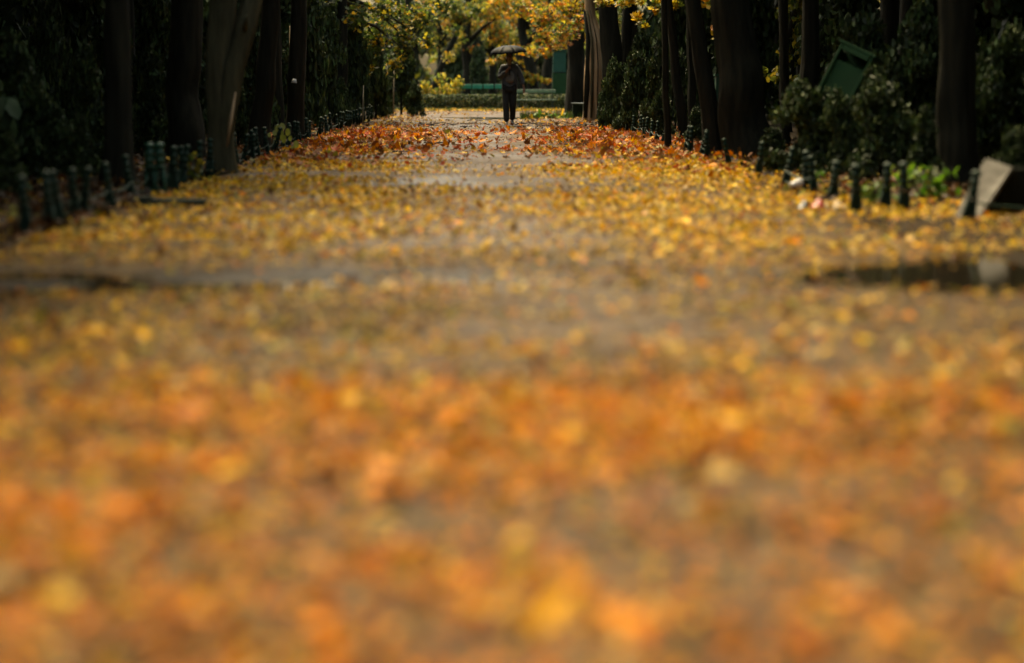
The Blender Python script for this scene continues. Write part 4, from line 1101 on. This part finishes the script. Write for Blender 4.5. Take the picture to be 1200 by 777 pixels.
sub(['pel', 'hipR', 'knR', 'hmR', 'hipL', 'knL', 'hmL'], [(.16, .12), .118, .088, .078, .118, .088, .078], 'trousers', 'trousers', [('pel', 'hipR'), ('hipR', 'knR'), ('knR', 'hmR'), ('pel', 'hipL'), ('hipL', 'knL'), ('knL', 'hmL')])
skin('grey_front', [(0.02, -.12, 1.36), (0.0, -.145, 1.20), (-.01, -.15, 1.04)], [(0, 1), (1, 2)], [(.11, .05), (.165, .065), (.155, .06)], 'grey_front', man)  # lighter grey panel over the middle of the torso front
def shoe(p_, pitch_):
    o_ = skin('shoe', [(0, .07, .045), (0, 0, .05), (0, -.10, .038), (0, -.17, .030)], [(0, 1), (1, 2), (2, 3)], [(.040, .045), (.042, .05), (.046, .036), (.036, .026)], 'shoe', man)
    o_.location = p_; o_.rotation_euler.x = pitch_
shoe((-.075, -.17, 0.0), -.05); shoe((.075, .16, .05), .42)
skin('hair', [(0, .02, 1.70), (0, .015, 1.765), (0, .05, 1.66)], [(0, 1), (0, 2)], [(.088, .095), (.075, .085), (.075, .05)], 'hair', man)
# umbrella
ub_p = PP + Vector((.0, -.295, 1.30))
um = empty('umbrella', ub_p); tag(um, 'open black umbrella held above the walking person', 'umbrella')
um.rotation_euler = (R(3), R(-5), .35)
NR = 8; RU = .47; HT = .675; DR = .185
def um_pt(i, t):
    a_ = 2 * math.pi * i / NR; r_ = RU * math.sin(t * 1.45) / math.sin(1.45); z_ = HT - DR * (1 - math.cos(t * 1.45)) / (1 - math.cos(1.45))
    return Vector((math.cos(a_) * r_, math.sin(a_) * r_, z_))
for i in range(NR):
    V_ = []; F_ = []
    for j in range(9):
        t_ = j / 8
        for k in range(5):
            s_ = k / 4; p0 = um_pt(i, t_); p1 = um_pt(i + 1, t_)
            sag = 4 * s_ * (1 - s_)
            pt = p0.lerp(p1, s_); rr = Vector((pt.x, pt.y, 0))
            pt = pt + Vector((0, 0, .018 * sag * t_ * (1 if j == 8 else .6))) + rr * (.03 * sag)
            V_.append(tuple(pt))
    for j in range(8):
        for k in range(4):
            a_ = j * 5 + k; F_.append((a_, a_ + 1, a_ + 6, a_ + 5))
    me = bpy.data.meshes.new('canopy_panel'); me.from_pydata(V_, [], F_); me.materials.append(M['brolly'])
    me.polygons.foreach_set('use_smooth', np.ones(len(me.polygons), dtype=bool))
    o = link('canopy_panel', me, um); sm_ = o.modifiers.new('thick', 'SOLIDIFY'); sm_.thickness = .002
    b = MB(); b.tube([um_pt(i, t_ / 5) - Vector((0, 0, .006)) for t_ in range(6)], [.003] * 6, 5); rb = link('rib', b.mesh('rib', M['steel']), um)
    b = MB(); b.tube([(0, 0, HT - .22), um_pt(i, .5) - Vector((0, 0, .008))], [.0025, .0025], 5); link('stretcher', b.mesh('stretcher', M['steel']), rb)
b = MB(); b.tube([(0, 0, .0), (0, 0, HT - .002)], [.006, .006], 8); link('shaft', b.mesh('shaft', M['steel'], True), um)
b = MB(); b.lathe([(.002, HT + .06), (.006, HT + .05), (.008, HT + .0), (.014, HT - .006)], 8); link('ferrule', b.mesh('ferrule', M['black'], True), um)
b = MB(); b.tube([(0, 0, .19), (0, 0, .02), (0, -.0, -.03), (0, .02, -.055), (0, .045, -.05), (0, .055, -.03)], [.012, .012, .011, .011, .011, .010], 8); link('handle', b.mesh('handle', M['black'], True), um)
